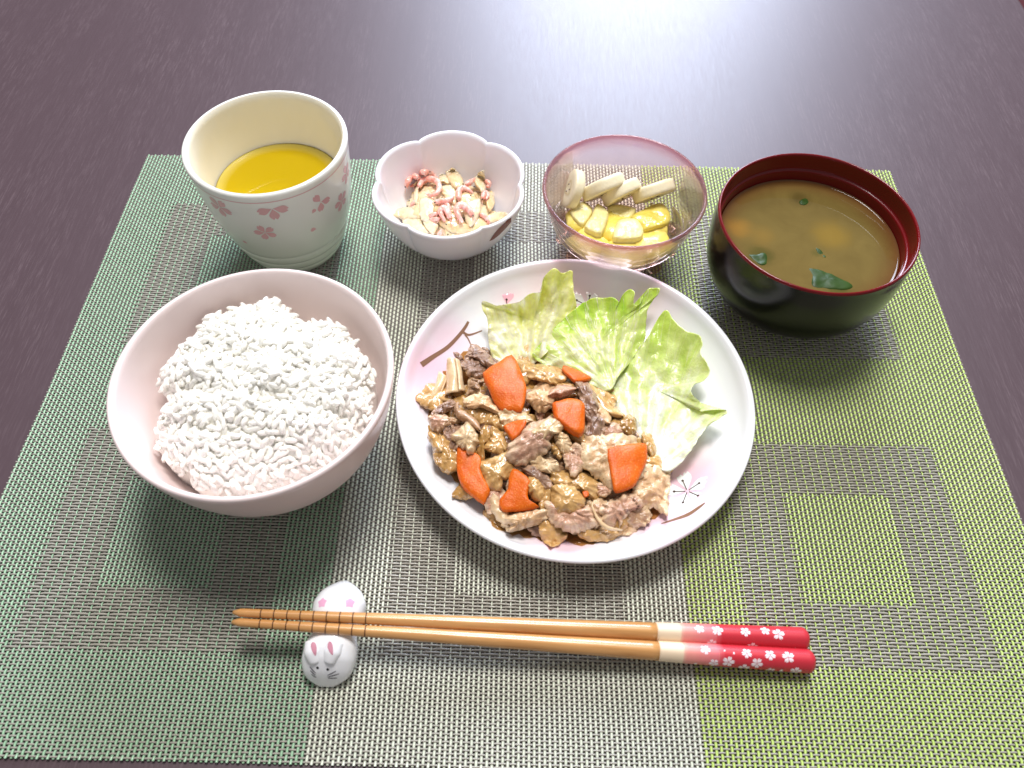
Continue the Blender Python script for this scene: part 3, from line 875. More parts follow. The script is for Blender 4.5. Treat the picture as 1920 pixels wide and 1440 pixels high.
def ss(x): x = np.clip(x, 0, 1); return x * x * (3 - 2 * x)
L3 = F_([(1320, 320), (1360, 390), (1450, 460), (1540, 490), (1555, 560), (1545, 610), (1605, 720), (1570, 790), (1500, 820), (1480, 880), (1550, 950), (1540, 1000), (1620, 990), (1722, 1000), (1600, 1090), (1540, 1160),
         (1480, 1260), (1380, 1370), (1290, 1400), (1180, 1300), (1050, 1150), (930, 950), (990, 780), (1090, 650), (1190, 500), (1260, 380)])
o = put('lettuce_leaf', 'large pale lettuce leaf with white base spreading to the right of the plate', 'lettuce',
        leaf(L3, F_([(1230, 850)])[0], lambda x, y, s: 3.0 + 8.5 * ss((x - 1180) / 170) * s ** 2 + 4 * ss((700 - y) / 100), F_([(1150, 1450)])[0], 3.1, amp=0.9), LET3, 'lettuce leaves on the plate')
L1 = F_([(85, 265), (130, 275), (180, 295), (250, 285), (330, 270), (400, 215), (480, 200), (490, 120), (530, 70), (575, 45), (620, 75), (685, 60), (690, 130), (695, 200), (715, 300), (680, 380), (640, 460), (560, 560), (430, 680),
         (300, 700), (200, 680), (140, 600), (125, 480), (120, 380), (90, 320)])
put('lettuce_leaf', 'curled yellowish inner lettuce leaf standing at the top left of the salad', 'lettuce',
    leaf(L1, F_([(430, 400)])[0], lambda x, y, s: 5 + 13 * ss((640 - y) / 110) * s + 3.0 * np.sin((x - 905) / 16.0), F_([(400, 800)])[0], 7.7, amp=1.25), LET1, 'lettuce leaves on the plate')
L2 = F_([(420, 620), (490, 530), (560, 450), (620, 390), (690, 330), (760, 275), (830, 245), (900, 240), (965, 240), (1000, 270), (1020, 225), (1060, 190), (1105, 200), (1095, 250), (1100, 290), (1140, 280), (1165, 215), (1200, 180),
         (1270, 182), (1262, 215), (1225, 255), (1190, 320), (1175, 420), (1170, 520), (1090, 650), (1000, 760), (930, 860), (800, 820), (600, 740), (480, 680)])
put('lettuce_leaf', 'bright green lettuce leaf with white veins in the middle of the salad', 'lettuce',
    leaf(L2, F_([(880, 520)])[0], lambda x, y, s: 6.5 + 8 * ss((620 - y) / 90) * s ** 1.3 + 3.5 * (1 - s), F_([(960, 900)])[0], 5.2, amp=0.95), LET2, 'lettuce leaves on the plate')

# ---- stir-fried pork, onion and carrot
GP, GO, GC_ = 'pork slices heaped on the plate', 'cooked onion slices in the pork heap', 'carrot slices in the pork heap'
m = Mat('sauce')
m.set(base=lin('a8743c'), rough=0.08, coat=0.5)
tr = m.node('ShaderNodeBsdfTransparent', {'Color': rgba(lin('f4e4c4'))})
mx = m.node('ShaderNodeMixShader', {0: 0.16, 1: tr.outputs[0], 2: m.b.outputs[0]}); m.l.new(mx.outputs[0], m.out.inputs[0])
put('sauce', 'thin film of light brown cooking juice under the pork heap', 'sauce', sheet(E_([(90, 640), (60, 520), (200, 200), (420, 60), (900, 150), (1300, 330), (1600, 640), (1730, 900), (1700, 1180), (1500, 1330), (1150, 1420), (880, 1400), (560, 1320), (430, 1130), (240, 960), (110, 800)]),
    plate_z, 0.05, 0.35, 0.0, 0.05, 0.0, seed=1, N=120, M=16, wig=0.05, grow=0.965), m.m)
# lower layer, seen only through the gaps
for i in range(96):
    a = random.random() * 2 * math.pi; r = math.sqrt(random.random()) * (0.93 if i < 70 else 0.80)
    u, v = r * HA * math.cos(a), r * HB * math.sin(a)
    x = HC[0] + u * math.cos(HT) - v * math.sin(HT); y = HC[1] + u * math.sin(HT) + v * math.cos(HT)
    d = (np.array([x, y, 12.0]) - CAM) @ ROT; cx, cy = 960 + F_PX * d[0] / -d[2], 720 - F_PX * d[1] / -d[2]
    R_ = random.uniform(24, 38); k = random.randint(6, 8); a0 = random.random() * 6
    ol = [(cx + R_ * random.uniform(0.55, 1.2) * math.cos(a0 + 2 * math.pi * j / k), cy + 0.85 * R_ * random.uniform(0.55, 1.2) * math.sin(a0 + 2 * math.pi * j / k)) for j in range(k)]
    lf = -3.2 + 0.045 * i
    if i % 5 < 3:
        put('pork_slice', 'scrap of cooked pork lying low in the heap, mostly covered', 'pork', sheet(ol, heap, lf, 1.6, 0.3, 1.6, 0.9, seed=i + .5, N=56, M=9, creases=1.0, wig=0.09), (PORK, PORKD, PORKP, PORKR)[i % 4], 'pork scraps low in the heap')
    else:
        put('onion_slice', 'scrap of soft amber onion lying low in the heap, mostly covered', 'onion', sheet(ol, heap, lf, 1.5, 0.4, 1.2, 0.9, seed=i + .5, N=56, M=9, wig=0.08), (ONION, ONIOND)[i % 2], 'onion scraps low in the heap')

def pork(pts, lab, mat=PORK, lift=0.0, thick=1.4, **k):
    k.setdefault('creases', 0.9); k.setdefault('ruffle', 1.25); k.setdefault('rough', 1.5); k.setdefault('wig', 0.09); k.setdefault('N', 96); k.setdefault('M', 15); k.setdefault('grow', 1.13)
    return put('pork_slice', lab, 'pork', sheet(pts, heap, lift, thick, seed=(pts[0][0] * 0.37) % 17, **k), mat, GP)
def onion(pts, lab, mat=ONION, lift=0.0, thick=1.8, **k):
    k.setdefault('ruffle', 1.0); k.setdefault('rough', 1.1); k.setdefault('dome', 0.8); k.setdefault('creases', 0.4); k.setdefault('wig', 0.07); k.setdefault('N', 84); k.setdefault('M', 13); k.setdefault('grow', 1.15)
    return put('onion_slice', lab, 'onion', sheet(pts, heap, lift, thick, seed=(pts[0][0] * 0.53) % 13, **k), mat, GO)
def pstrip(pts, w, lab, mat=PORK, **k): return put('pork_slice', lab, 'pork', rollstrip(pts, 0, w, seed=(pts[0][0] * 0.31) % 11, **k), mat, GP)
def ostrip(pts, w, lab, mat=ONION, **k): return put('onion_slice', lab, 'onion', rollstrip(pts, 0, w, seed=(pts[0][0] * 0.29) % 9, **k), mat, GO)
def carr(pts, lab, lift=2.0, thick=3.2, **k):
    k.setdefault('dome', 0.15)
    return put('carrot_slice', lab, 'carrot', sheet(pts, heap, lift, thick, rough=0.18, seed=(pts[0][0] * 0.2) % 5, rnd=0.25, smoothn=k.pop('smoothn', 2), N=96, **k), CARROT, GC_)

# onion first (it lies lowest), then meat, then carrot
onion(C_([(170, 0), (300, -40), (420, 100), (520, 220), (540, 380), (440, 450), (320, 390), (250, 280), (240, 130)]), 'broad amber onion slice left of the long carrot, at the edge of the heap', ONIOND, 0.5)
ostrip(A_([(165, 1290), (230, 1370), (290, 1470), (350, 1560)]), 20, 'narrow amber onion strip hanging down the left side of the heap', ONION, lift=1.5)
onion(A_([(800, 990), (900, 960), (1140, 1010), (1200, 1150), (1120, 1250), (1000, 1190), (830, 1170)]), 'glossy amber onion slice under the curled pale pork, below the largest carrot slice', ONION, 1.6)
ostrip(A_([(1030, 1210), (1080, 1330), (1160, 1430), (1210, 1540)]), 24, 'amber onion strip left of the small pointed carrot piece', ONION, lift=1.6)
onion(A_([(840, 1330), (960, 1210), (1010, 1260), (990, 1400), (910, 1500), (930, 1650), (860, 1640), (815, 1450)]), 'folded olive onion slice right of the knobbly white fat', ONIOND, 1.4)
onion(C_([(940, 130), (1040, 20), (1180, 50), (1240, 120), (1160, 210), (1040, 190)]), 'lens-shaped shiny onion piece above the frilly amber onion', ONION, 2.2)
onion(C_([(860, 360), (1040, 300), (1180, 230), (1280, 260), (1300, 420), (1240, 560), (1170, 560), (1130, 680), (1020, 690), (940, 640), (930, 540), (880, 450)]), 'large lobed translucent onion slice between the two lower left carrots', ONION, 1.8, ruffle=0.7)
onion(E_([(1530, 655), (1590, 650), (1645, 722), (1600, 800), (1550, 740)]), 'small amber onion piece against the lettuce above the right carrot', ONION, 1.0)
onion(E_([(1385, 600), (1430, 535), (1480, 570), (1485, 640), (1430, 660)]), 'small square amber onion piece standing beside the lettuce', ONIOND, 3.0)
onion(E_([(1215, 330), (1290, 325), (1345, 390), (1330, 470), (1260, 440)]), 'rounded golden onion piece on the right shoulder of the heap', ONION, 2.0)
ostrip(E_([(1110, 300), (1190, 355), (1250, 440), (1320, 500), (1400, 540)]), 24, 'long golden onion strip running down beside the lettuce', ONION, lift=2.0)
onion(E_([(780, 225), (860, 185), (950, 205), (1015, 272), (940, 312), (840, 290), (770, 270)]), 'flat pale gold onion slice at the top of the heap between two carrots', ONION, 2.2, dome=0.8)
onion(E_([(650, 110), (760, 75), (790, 150), (800, 250), (740, 260), (690, 190)]), 'pale wispy onion slice touching the lettuce above the largest carrot', ONION, 1.5)
onion(E_([(800, 150), (900, 140), (1000, 200), (980, 250), (880, 210)]), 'thin amber onion edge against the green lettuce leaf', ONIOND, 1.0)
onion(E_([(1000, 300), (1090, 330), (1080, 400), (960, 380), (920, 320)]), 'yellow onion slice behind the cube-like carrot', ONION, 1.0)
onion(E_([(715, 890), (800, 885), (890, 950), (925, 1040), (850, 1015), (790, 955)]), 'dark glossy onion slice lying over the lower carrot wedge', PORKD, 2.4, creases=0.2)
onion(E_([(755, 985), (800, 950), (865, 1020), (845, 1095), (780, 1085)]), 'small curled onion piece on the right corner of the lower carrot wedge', ONION, 2.6, dome=2.0)
ostrip(E_([(905, 1030), (880, 1100), (840, 1170)]), 26, 'short onion strip right of the lower carrot wedge', ONION, lift=1.4)
ostrip(E_([(520, 1060), (540, 1140), (580, 1210), (620, 1280)]), 24, 'pale onion strip curving along the bottom left of the heap', FAT, lift=1.4)
onion(E_([(930, 930), (1060, 920), (1170, 940), (1220, 1000), (1205, 1080), (1110, 1040), (1000, 1005), (940, 990)]), 'wide amber onion slice in the middle of the heap left of the right carrot', ONION, 2.2, N=96)
onion(E_([(1560, 830), (1700, 820), (1712, 930), (1600, 920)]), 'thin yellow onion slice over the lettuce right of the right carrot', ONION, 1.6)
onion(E_([(1330, 1220), (1425, 1200), (1425, 1290), (1350, 1312)]), 'square amber onion piece at the bottom edge of the heap', ONIOND, 1.6)
onion(E_([(840, 1270), (920, 1260), (1000, 1300), (1000, 1360), (930, 1410), (860, 1370)]), 'limp pale onion slice lying on the plate below the heap', ONION, 0.6, 1.2, dome=0.3)
onion(E_([(1100, 1300), (1200, 1310), (1300, 1300), (1410, 1305), (1300, 1375), (1150, 1370)]), 'thin see-through onion slice at the very bottom of the heap', ONION, 0.4, 1.2, dome=0.3)
onion(E_([(1230, 640), (1330, 590), (1400, 640), (1390, 680), (1260, 690)]), 'pale onion piece above the round pork slice', PORKR, 1.5)
ostrip(E_([(1030, 640), (1090, 680), (1150, 720)]), 22, 'onion strip under the cube-like carrot', ONION, lift=1.2)
ostrip(E_([(920, 720), (960, 780), (975, 830)]), 18, 'short pale onion strip in the centre of the heap', ONION, lift=2.4)

pork(A_([(620, 400), (700, 280), (850, 330), (960, 450), (900, 520), (740, 530), (640, 440)]), 'knobbly grey-brown pork piece just left of the largest carrot', PORKD, 4.5, 2.4, dome=1.6)
pork(A_([(720, 200), (760, 120), (900, 180), (1060, 360), (980, 400), (830, 320), (700, 270)]), 'smooth brown pork slab at the top left tip of the heap', PORKD, 6.0, 2.6, dome=1.2, creases=0.3)
pork(A_([(510, 230), (600, 250), (660, 380), (640, 440), (570, 350)]), 'ragged thin brown pork shred at the top left of the heap', PORKD, 4.0, 1.6)
pork(A_([(900, 160), (1000, 200), (1110, 320), (1090, 380), (1010, 330)]), 'thin brown pork edge touching the yellow lettuce leaf', PORKD, 4.5)
pork(A_([(740, 540), (850, 520), (930, 600), (870, 650), (850, 780), (700, 830), (700, 700)]), 'crumpled tan pork slice beside the two rolled slices', PORK, 2.5, dome=1.4, creases=1.2)
put('pork_slice', 'wide pale rolled pork slice at the left end of the heap', 'pork', scroll(A_([(500, 330)])[0], A_([(520, 790)])[0], 18, 15, 3.2, 6.0, 1.3, 0.8, 1, start=2.0), FAT, GP)
put('pork_slice', 'narrow pale rolled pork slice at the far left edge', 'pork', scroll(A_([(370, 520)])[0], A_([(240, 900)])[0], 14.5, 12, 3.0, 3.0, 1.3, 0.8, 2, start=2.4), FAT, GP)
pork(A_([(220, 1040), (330, 930), (500, 870), (500, 950), (400, 1020), (270, 1070)]), 'flat brown pork slice tucked below the rolled slices', PORKD, 2.5)
pork(A_([(180, 1100), (280, 1050), (400, 1080), (415, 1150), (330, 1260), (240, 1260), (190, 1180)]), 'lumpy pinkish pork piece at the left edge of the heap', PORKR, 3.0, 2.2, dome=1.8)
pork(A_([(380, 1130), (470, 1100), (555, 1130), (500, 1170), (400, 1200)]), 'small tan pork tongue right of the lumpy left piece', PORK, 3.4)
pork(A_([(390, 1250), (560, 1190), (620, 1260), (540, 1380), (560, 1480), (480, 1540), (400, 1380)]), 'grey pork piece behind the knobbly white fat', PORKD, 1.6, dome=1.2)
pstrip(A_([(570, 880), (555, 1000), (640, 1080), (720, 1120), (800, 1190), (870, 1270)]), 17, 'long bent brown pork strip in the left part of the heap', PORK, lift=3.5, arch=1.0, thick=2.0)
pork(A_([(510, 1340), (600, 1250), (700, 1190), (790, 1280), (830, 1400), (800, 1500), (740, 1580), (620, 1500), (540, 1420)]), 'knobbly white fatty pork piece above the long carrot slice', FAT, 3.8, 2.4, dome=2.4, creases=0.5)
pork(A_([(650, 890), (760, 810), (900, 790), (1010, 850), (1100, 950), (1145, 1040), (1010, 1000), (880, 940), (760, 960)]), 'curled pale pork slice with browned fold below the largest carrot', PORKP, 4.8, 1.8, dome=2.0)
pork(A_([(1135, 1040), (1260, 950), (1380, 970), (1560, 1130), (1480, 1150), (1300, 1190), (1200, 1200)]), 'smooth pale pork slice directly under the largest carrot', FAT, 4.0, 1.8, dome=1.0, creases=0.2)
pork(E_([(640, 740), (700, 650), (800, 590), (900, 560), (960, 560), (985, 610), (900, 690), (900, 745), (850, 800), (790, 830), (700, 860), (635, 800)]), 'large grey-centred pork slice with pale rim in the middle of the heap', PORKR, 4.6, 2.0, dome=1.4, N=96)
onion(E_([(790, 650), (840, 600), (900, 565), (985, 590), (965, 640), (900, 660), (850, 700)]), 'golden onion strip lying over the grey-centred pork slice', FAT, 7.6)
pork(E_([(940, 655), (1010, 665), (1052, 740), (1010, 792), (962, 745)]), 'small pale pork piece below the cube-like carrot', FAT, 4.4, 2.2, dome=1.6)
pork(E_([(780, 850), (830, 790), (860, 830), (950, 850), (940, 922), (870, 912), (800, 890)]), 'frilly cream pork scrap at the centre of the heap', FAT, 4.0, 1.3, ruffle=1.3)
pork(E_([(1000, 800), (1080, 730), (1135, 800), (1130, 880), (1062, 932), (1010, 860)]), 'pinkish diamond-shaped pork piece left of the round slice', PORKR, 4.4, 1.8, dome=0.6)
pork(E_([(1085, 300), (1160, 325), (1220, 420), (1220, 500), (1170, 530), (1110, 420)]), 'dark grey folded pork piece right of the cube-like carrot', PORKD, 4.6, 2.2, dome=1.6, creases=1.3)
pstrip(E_([(1200, 450), (1260, 520), (1310, 590)]), 22, 'flat pale pork strip on the right shoulder of the heap', PORKP, lift=3.4)
pork(E_([(1140, 500), (1200, 490), (1270, 600), (1240, 680), (1150, 670), (1160, 580)]), 'purple-grey pork piece above the round pork slice', PORKD, 3.0, 2.2, dome=1.4)
pstrip(E_([(1085, 355), (1010, 365), (940, 375), (890, 400)]), 22, 'thick tubular pork fold above the cube-like carrot', PORKR, lift=4.5, arch=1.2, thick=2.4)
pork(E_([(750, 400), (800, 370), (870, 375), (920, 410), (905, 470), (845, 502), (780, 460)]), 'knotted pork piece right of the largest carrot', PORKP, 4.6, 2.4, dome=2.0, creases=1.3)
pork(E_([(810, 520), (850, 490), (870, 560), (840, 580)]), 'tiny speckled pork crumb in the dark gap of the heap', PORKR, 1.0)
pork(E_([(1150, 720), (1180, 655), (1250, 680), (1330, 675), (1400, 680), (1480, 720), (1540, 850), (1480, 960), (1330, 1015), (1240, 950), (1150, 880), (1138, 800)]), 'large smooth round pork slice under the right-hand carrot', PORKP, 3.6, 2.0, dome=0.8, creases=0.3, N=96)
pork(E_([(1480, 1010), (1530, 900), (1640, 880), (1705, 930), (1692, 1080), (1682, 1182), (1600, 1150), (1540, 1140), (1480, 1080)]), 'broad translucent pork slice hanging at the right edge of the heap', PORKP, 3.2, 1.2, dome=0.6, ruffle=0.9, N=96)
pork(E_([(600, 1240), (720, 1190), (860, 1180), (855, 1250), (740, 1285), (630, 1305)]), 'golden pork strip at the bottom left below the carrot wedge', PORKP, 2.2, 2.6, dome=2.0, creases=1.2)
pork(E_([(880, 1120), (960, 1140), (1040, 1200), (1130, 1150), (1200, 1200), (1192, 1272), (1060, 1312), (950, 1270), (895, 1200)]), 'big folded pinkish pork slice at the bottom centre of the heap', PORKR, 2.6, 2.6, dome=1.6, creases=1.4, N=96)
onion(E_([(930, 1030), (1000, 1008), (1080, 1040), (1130, 1110), (1080, 1180), (990, 1200), (935, 1140)]), 'domed glassy onion slice on top of the bottom pork fold', ONION, 4.6, dome=1.8, creases=0.1)
pork(E_([(1280, 1140), (1400, 1080), (1500, 1090), (1532, 1150), (1440, 1180), (1380, 1262), (1310, 1282), (1262, 1200)]), 'crumpled grey-tan pork piece at the lower right of the heap', PORKR, 3.0, 2.0, dome=1.4, creases=1.4)
pork(E_([(1410, 1150), (1560, 1160), (1570, 1250), (1480, 1285), (1420, 1240)]), 'soft brown pork flap at the lower right edge of the heap', PORK, 1.4, 1.6)
pork(E_([(1215, 1000), (1320, 1015), (1290, 1075), (1230, 1062)]), 'little pinkish pork scrap just below the round slice', PORKR, 2.6, 1.4)
pork(E_([(1150, 1180), (1230, 1100), (1290, 1130), (1260, 1240), (1200, 1280)]), 'shadowed grey pork piece behind the thin white strand', PORK, 1.4)
put('pork_slice', 'thin white fat strand curving across the lower right of the heap', 'pork', rollstrip(E_([(1180, 1110), (1200, 1180), (1240, 1250), (1300, 1295), (1400, 1308)]), 0, 6, thick=1.0, lift=5.0, seed=3, arch=0.3, mwig=0.1), FAT, GP)

carr(A_([(900, 500), (1120, 350), (1290, 250), (1400, 430), (1470, 620), (1492, 740), (1430, 1000), (1290, 1005), (1160, 1000), (1050, 870), (980, 700)]), 'largest carrot slice, upright at the top left of the heap', 6.5, 3.6, tiltv=(0, -2.0))
carr(B_([(385, 370), (450, 290), (590, 230), (640, 310), (740, 400), (800, 490), (680, 530), (560, 540), (480, 470)]), 'rough-skinned carrot piece leaning on the green lettuce', 4.2, 3.2)
carr(B_([(260, 830), (360, 800), (470, 768), (560, 775), (640, 800), (697, 870), (695, 1050), (690, 1190), (620, 1262), (480, 1190), (300, 1040), (270, 940)]), 'cube-like thick carrot piece near the middle of the heap', 5.6, 5.5)
carr(A_([(1180, 1220), (1330, 1150), (1480, 1125), (1475, 1210), (1390, 1330), (1300, 1400), (1240, 1310)]), 'small pointed carrot piece at the centre of the heap', 5.6, 3.0)
carr(C_([(560, 130), (640, 150), (740, 180), (850, 240), (880, 330), (870, 420), (920, 560), (1000, 715), (960, 800), (912, 892), (770, 790), (640, 680), (570, 530), (548, 380)]), 'long curved carrot slice lying on the plate at the left', 1.6, 3.4)
carr(C_([(1310, 420), (1440, 480), (1540, 590), (1510, 740), (1530, 850), (1660, 930), (1450, 980), (1300, 985), (1160, 985), (1125, 850), (1240, 700), (1250, 560)]), 'carrot wedge with yellow corner at the bottom left of the heap', 3.0, 3.4)
carr(D_([(955, 150), (1180, 95), (1350, 75), (1452, 88), (1465, 200), (1455, 320), (1390, 460), (1320, 590), (1240, 650), (1060, 702), (1020, 580), (985, 400)]), 'bright flat-topped carrot slice resting on the round pork slice', 6.2, 3.4)
carr(D_([(630, 700), (700, 690), (715, 745), (660, 770)]), 'tiny carrot crumb in the lower middle of the heap', 4.5, 1.0)

# ------------------------------------------------------------------ rice
RICE = Mat('cooked_rice')
oi = RICE.noise(RICE.coord('Object'), 300, 2)
RICE.set(base=RICE.mix(oi, lin('fbf7ec'), lin('fefcf6')), rough=0.3, sss=0.08, sssr=(1, .97, .9), ssss=0.001, coat=0.15, coatr=0.2)
Q_ = crop(190, 490, 3.0)
RO = Q_([(320, 670), (345, 590), (400, 520), (450, 470), (500, 430), (545, 350), (620, 290), (700, 270), (770, 235), (860, 245), (930, 215), (1010, 215), (1060, 280), (1120, 325), (1220, 330), (1330, 350), (1390, 420), (1440, 480), (1500, 550),
         (1525, 640), (1510, 760), (1515, 850), (1440, 970), (1380, 1060), (1280, 1140), (1130, 1210), (980, 1270), (830, 1310), (640, 1325), (540, 1290), (500, 1200), (420, 1175), (330, 1080), (300, 980), (330, 900), (370, 820), (350, 740)])
ri = np.array(RPROF[len(smooth_profile([(0, 1.0), (21, 1.0), (21.6, 0), (24.2, 0), (24.8, 1), (25.4, 3.4), (29, 5), (36, 9.5), (43, 17), (48.5, 27), (52.4, 38), (54.6, 47), (55.9, 54.4)], 4)) + 5:])
def bowl_in(r): return RC[2] + np.interp(r, ri[::-1, 0], ri[::-1, 1])
N, M = 120, 40
s_ = smooth_profile(RO, 4, closed=True)
zb_ = np.interp(s_[:, 1], [560, 700, 930], [50.0, 45.0, 37.0])
OW = np.array([P(q[0], q[1], z) for q, z in zip(s_, zb_)])
RM_ = np.array([122.0, -197.0])
ang = np.arctan2(OW[:, 1] - RM_[1], OW[:, 0] - RM_[0]); rad = np.hypot(OW[:, 0] - RM_[0], OW[:, 1] - RM_[1])
srt = np.argsort(ang); ang, rad, zb_ = ang[srt], rad[srt], OW[srt, 2] - 3.5
def rice_surface(th, S):
    """mound height at bearing th and fraction S of the way to its edge"""
    R_ = np.interp(th, ang, rad, period=2 * np.pi); zb = np.interp(th, ang, zb_, period=2 * np.pi)
    x = RM_[0] + R_ * S * np.cos(th); y = RM_[1] + R_ * S * np.sin(th)
    r = np.hypot(x - RC[0], y - RC[1])
    top = zb + (58.5 - zb) * (1 - S ** 2.8) ** 0.7 + 4.6 * fbm(x / 13.0, y / 13.0, 3.0, 2) * (1 - 0.5 * S) + 2.8 * fbm(x / 6.5, y / 6.5, 8.0, 1)
    u = (y + 196) + 0.10 * (x - 120) + 3 * noise2(x / 18, y / 30, 5)
    for c0, dp, wd in ((9, 5.0, 3.0), (-8, 4.6, 2.8), (-24, 3.0, 3.0), (24, 2.4, 4.0)):      # creases left by the rice paddle
        top = top - dp * np.exp(-((u - c0) / wd) ** 2) * (0.6 + noise2(x / 12, x * 0 + c0, 2.0))
    z = np.maximum(top, bowl_in(np.minimum(r, 54.0)) + 0.5)
    return np.stack([x, y, z], -1)
th = np.linspace(-np.pi, np.pi, N, endpoint=False)
rows = [rice_surface(th, np.full(N, k / M)) for k in range(M + 1)]
edge_ = rows[-1].copy(); re_ = np.hypot(edge_[:, 0] - RC[0], edge_[:, 1] - RC[1]); edge_[:, 2] = np.minimum(edge_[:, 2], bowl_in(np.minimum(re_, 54.0))) - 0.2
rows.append(edge_)
V = np.concatenate(rows); V[:, 2] -= 0.4
core = (V, [f[::-1] for f in grid_faces(N, M + 2)])
# grains: one modelled grain copied with its own turn and place
g0, gf = ico((0, 0, 0), 1, 10, 8, (2.7, 1.14, 1.04))
g0[:, 2] += 0.10 * (g0[:, 0] / 2.7) ** 2
g0 = np.array(g0); ng = len(g0)
cell = {}
def free(x, y, d):
    i, j = int(x // d), int(y // d)
    for u in (-1, 0, 1):
        for w in (-1, 0, 1):
            for (px_, py_) in cell.get((i + u, j + w), ()):
                if (px_ - x) ** 2 + (py_ - y) ** 2 < d * d: return False
    cell.setdefault((i, j), []).append((x, y)); return True
Vg, Fg = [], []
for layer, dmin, tries, l0, l1 in ((0, 1.8, 6000, -1.3, -0.4), (1, 2.0, 12000, -0.2, 0.9), (2, 4.0, 1100, 0.8, 1.8)):
    cell.clear()
    for _ in range(tries):
        t_, S_g = random.uniform(-math.pi, math.pi), math.sqrt(random.random())
        q = rice_surface(np.array([t_]), np.array([S_g]))[0]
        if not free(q[0], q[1], dmin): continue
        qx = rice_surface(np.array([t_]), np.array([max(S_g - 0.05, 0)]))[0]
        n_ = np.array([0, 0, 1.0]); d_ = q - qx; 
        if np.hypot(d_[0], d_[1]) > 0.2:
            sl = np.clip(d_[2] / np.hypot(d_[0], d_[1]), -1.6, 1.6); n_ = np.array([-sl * d_[0], -sl * d_[1], np.hypot(d_[0], d_[1])]); n_ /= np.linalg.norm(n_)
        base_r = Vector((0, 0, 1)).rotation_difference(Vector(n_)).to_matrix()
        R = np.array(base_r @ Matrix.Rotation(random.uniform(0, 2 * math.pi), 3, 'Z') @ Matrix.Rotation(random.gauss(0, 0.30 if layer < 2 else 0.55), 3, 'Y') @ Matrix.Rotation(random.uniform(0, 3), 3, 'X'))
        k = random.uniform(0.90, 1.12)
        c = q + n_ * random.uniform(l0, l1)
        r = math.hypot(c[0] - RC[0], c[1] - RC[1]); c[2] = max(c[2], bowl_in(min(r, 54.0)) + 1.1)
        i = len(Vg); Vg.append((g0 * k) @ R.T + c); Fg += [tuple(e + ng * i for e in f) for f in gf]
Vg = np.concatenate(Vg)
V, F = join([core, (Vg, Fg)])
tag(mesh('cooked_rice', V, F, RICE.m, origin=(RC[0], RC[1], 20)), 'mound of steamed white rice grains in the pink bowl', 'rice', kind='stuff')

# ------------------------------------------------------------------ chopsticks
m = Mat('bamboo')
v = m.coord('Object', (0.06, 1, 1))
n = m.noise(v, 700, 4, 0.6); n2 = m.noise(m.coord('Object', (0.15, 1, 1)), 120, 2)
c = m.mix(n2, lin('c68c50'), lin('dca76a'))
c = m.mix(m.ramp(n, [(0.4, 0.0), (0.7, 0.55)]), c, lin('a86c32'))
m.set(base=c, rough=0.28, spec=0.6, coat=0.2, coatr=0.15, normal=m.bump(n, 0.12, 0.0004))
BAMBOO = m.m
GROOVE = plain('dark_groove', lin('5c3416'), 0.5)  # plain dark brown for the thin ring bands near the tip
m = Mat('red_wrap')
sx = m.node('ShaderNodeSeparateXYZ', {0: m.coord('Object')}).outputs[0]
t = m.node('ShaderNodeMapRange', {'Value': sx, 'From Min': 0.164, 'From Max': 0.224}).outputs[0]
st_ = m.noise(m.coord('Object', (1, 0.05, 0.05)), 420, 3, 0.7)
base = m.ramp(m.math('ADD', t, m.math('MULTIPLY', m.math('SUBTRACT', st_, 0.5), 0.10)), [(0.0, lin('ecd3b4')), (0.13, lin('ecd3b4')), (0.17, lin('e8968a')), (0.37, lin('e07078')), (0.41, lin('cc2f3c')), (1.0, lin('c42c3a'))])
scr = m.math('MULTIPLY', m.ramp(st_, [(0.60, 0.0), (0.66, 0.55)]), m.ramp(m.math('ABSOLUTE', m.math('SUBTRACT', t, 0.45)), [(0.0, 1.0), (0.36, 0.0)]))
m.set(base=m.mix(scr, base, lin('f0b4a4')), rough=0.38)
WRAP = m.m
BLOS = plain('white_blossom_print', lin('f3dfe4'), 0.35)
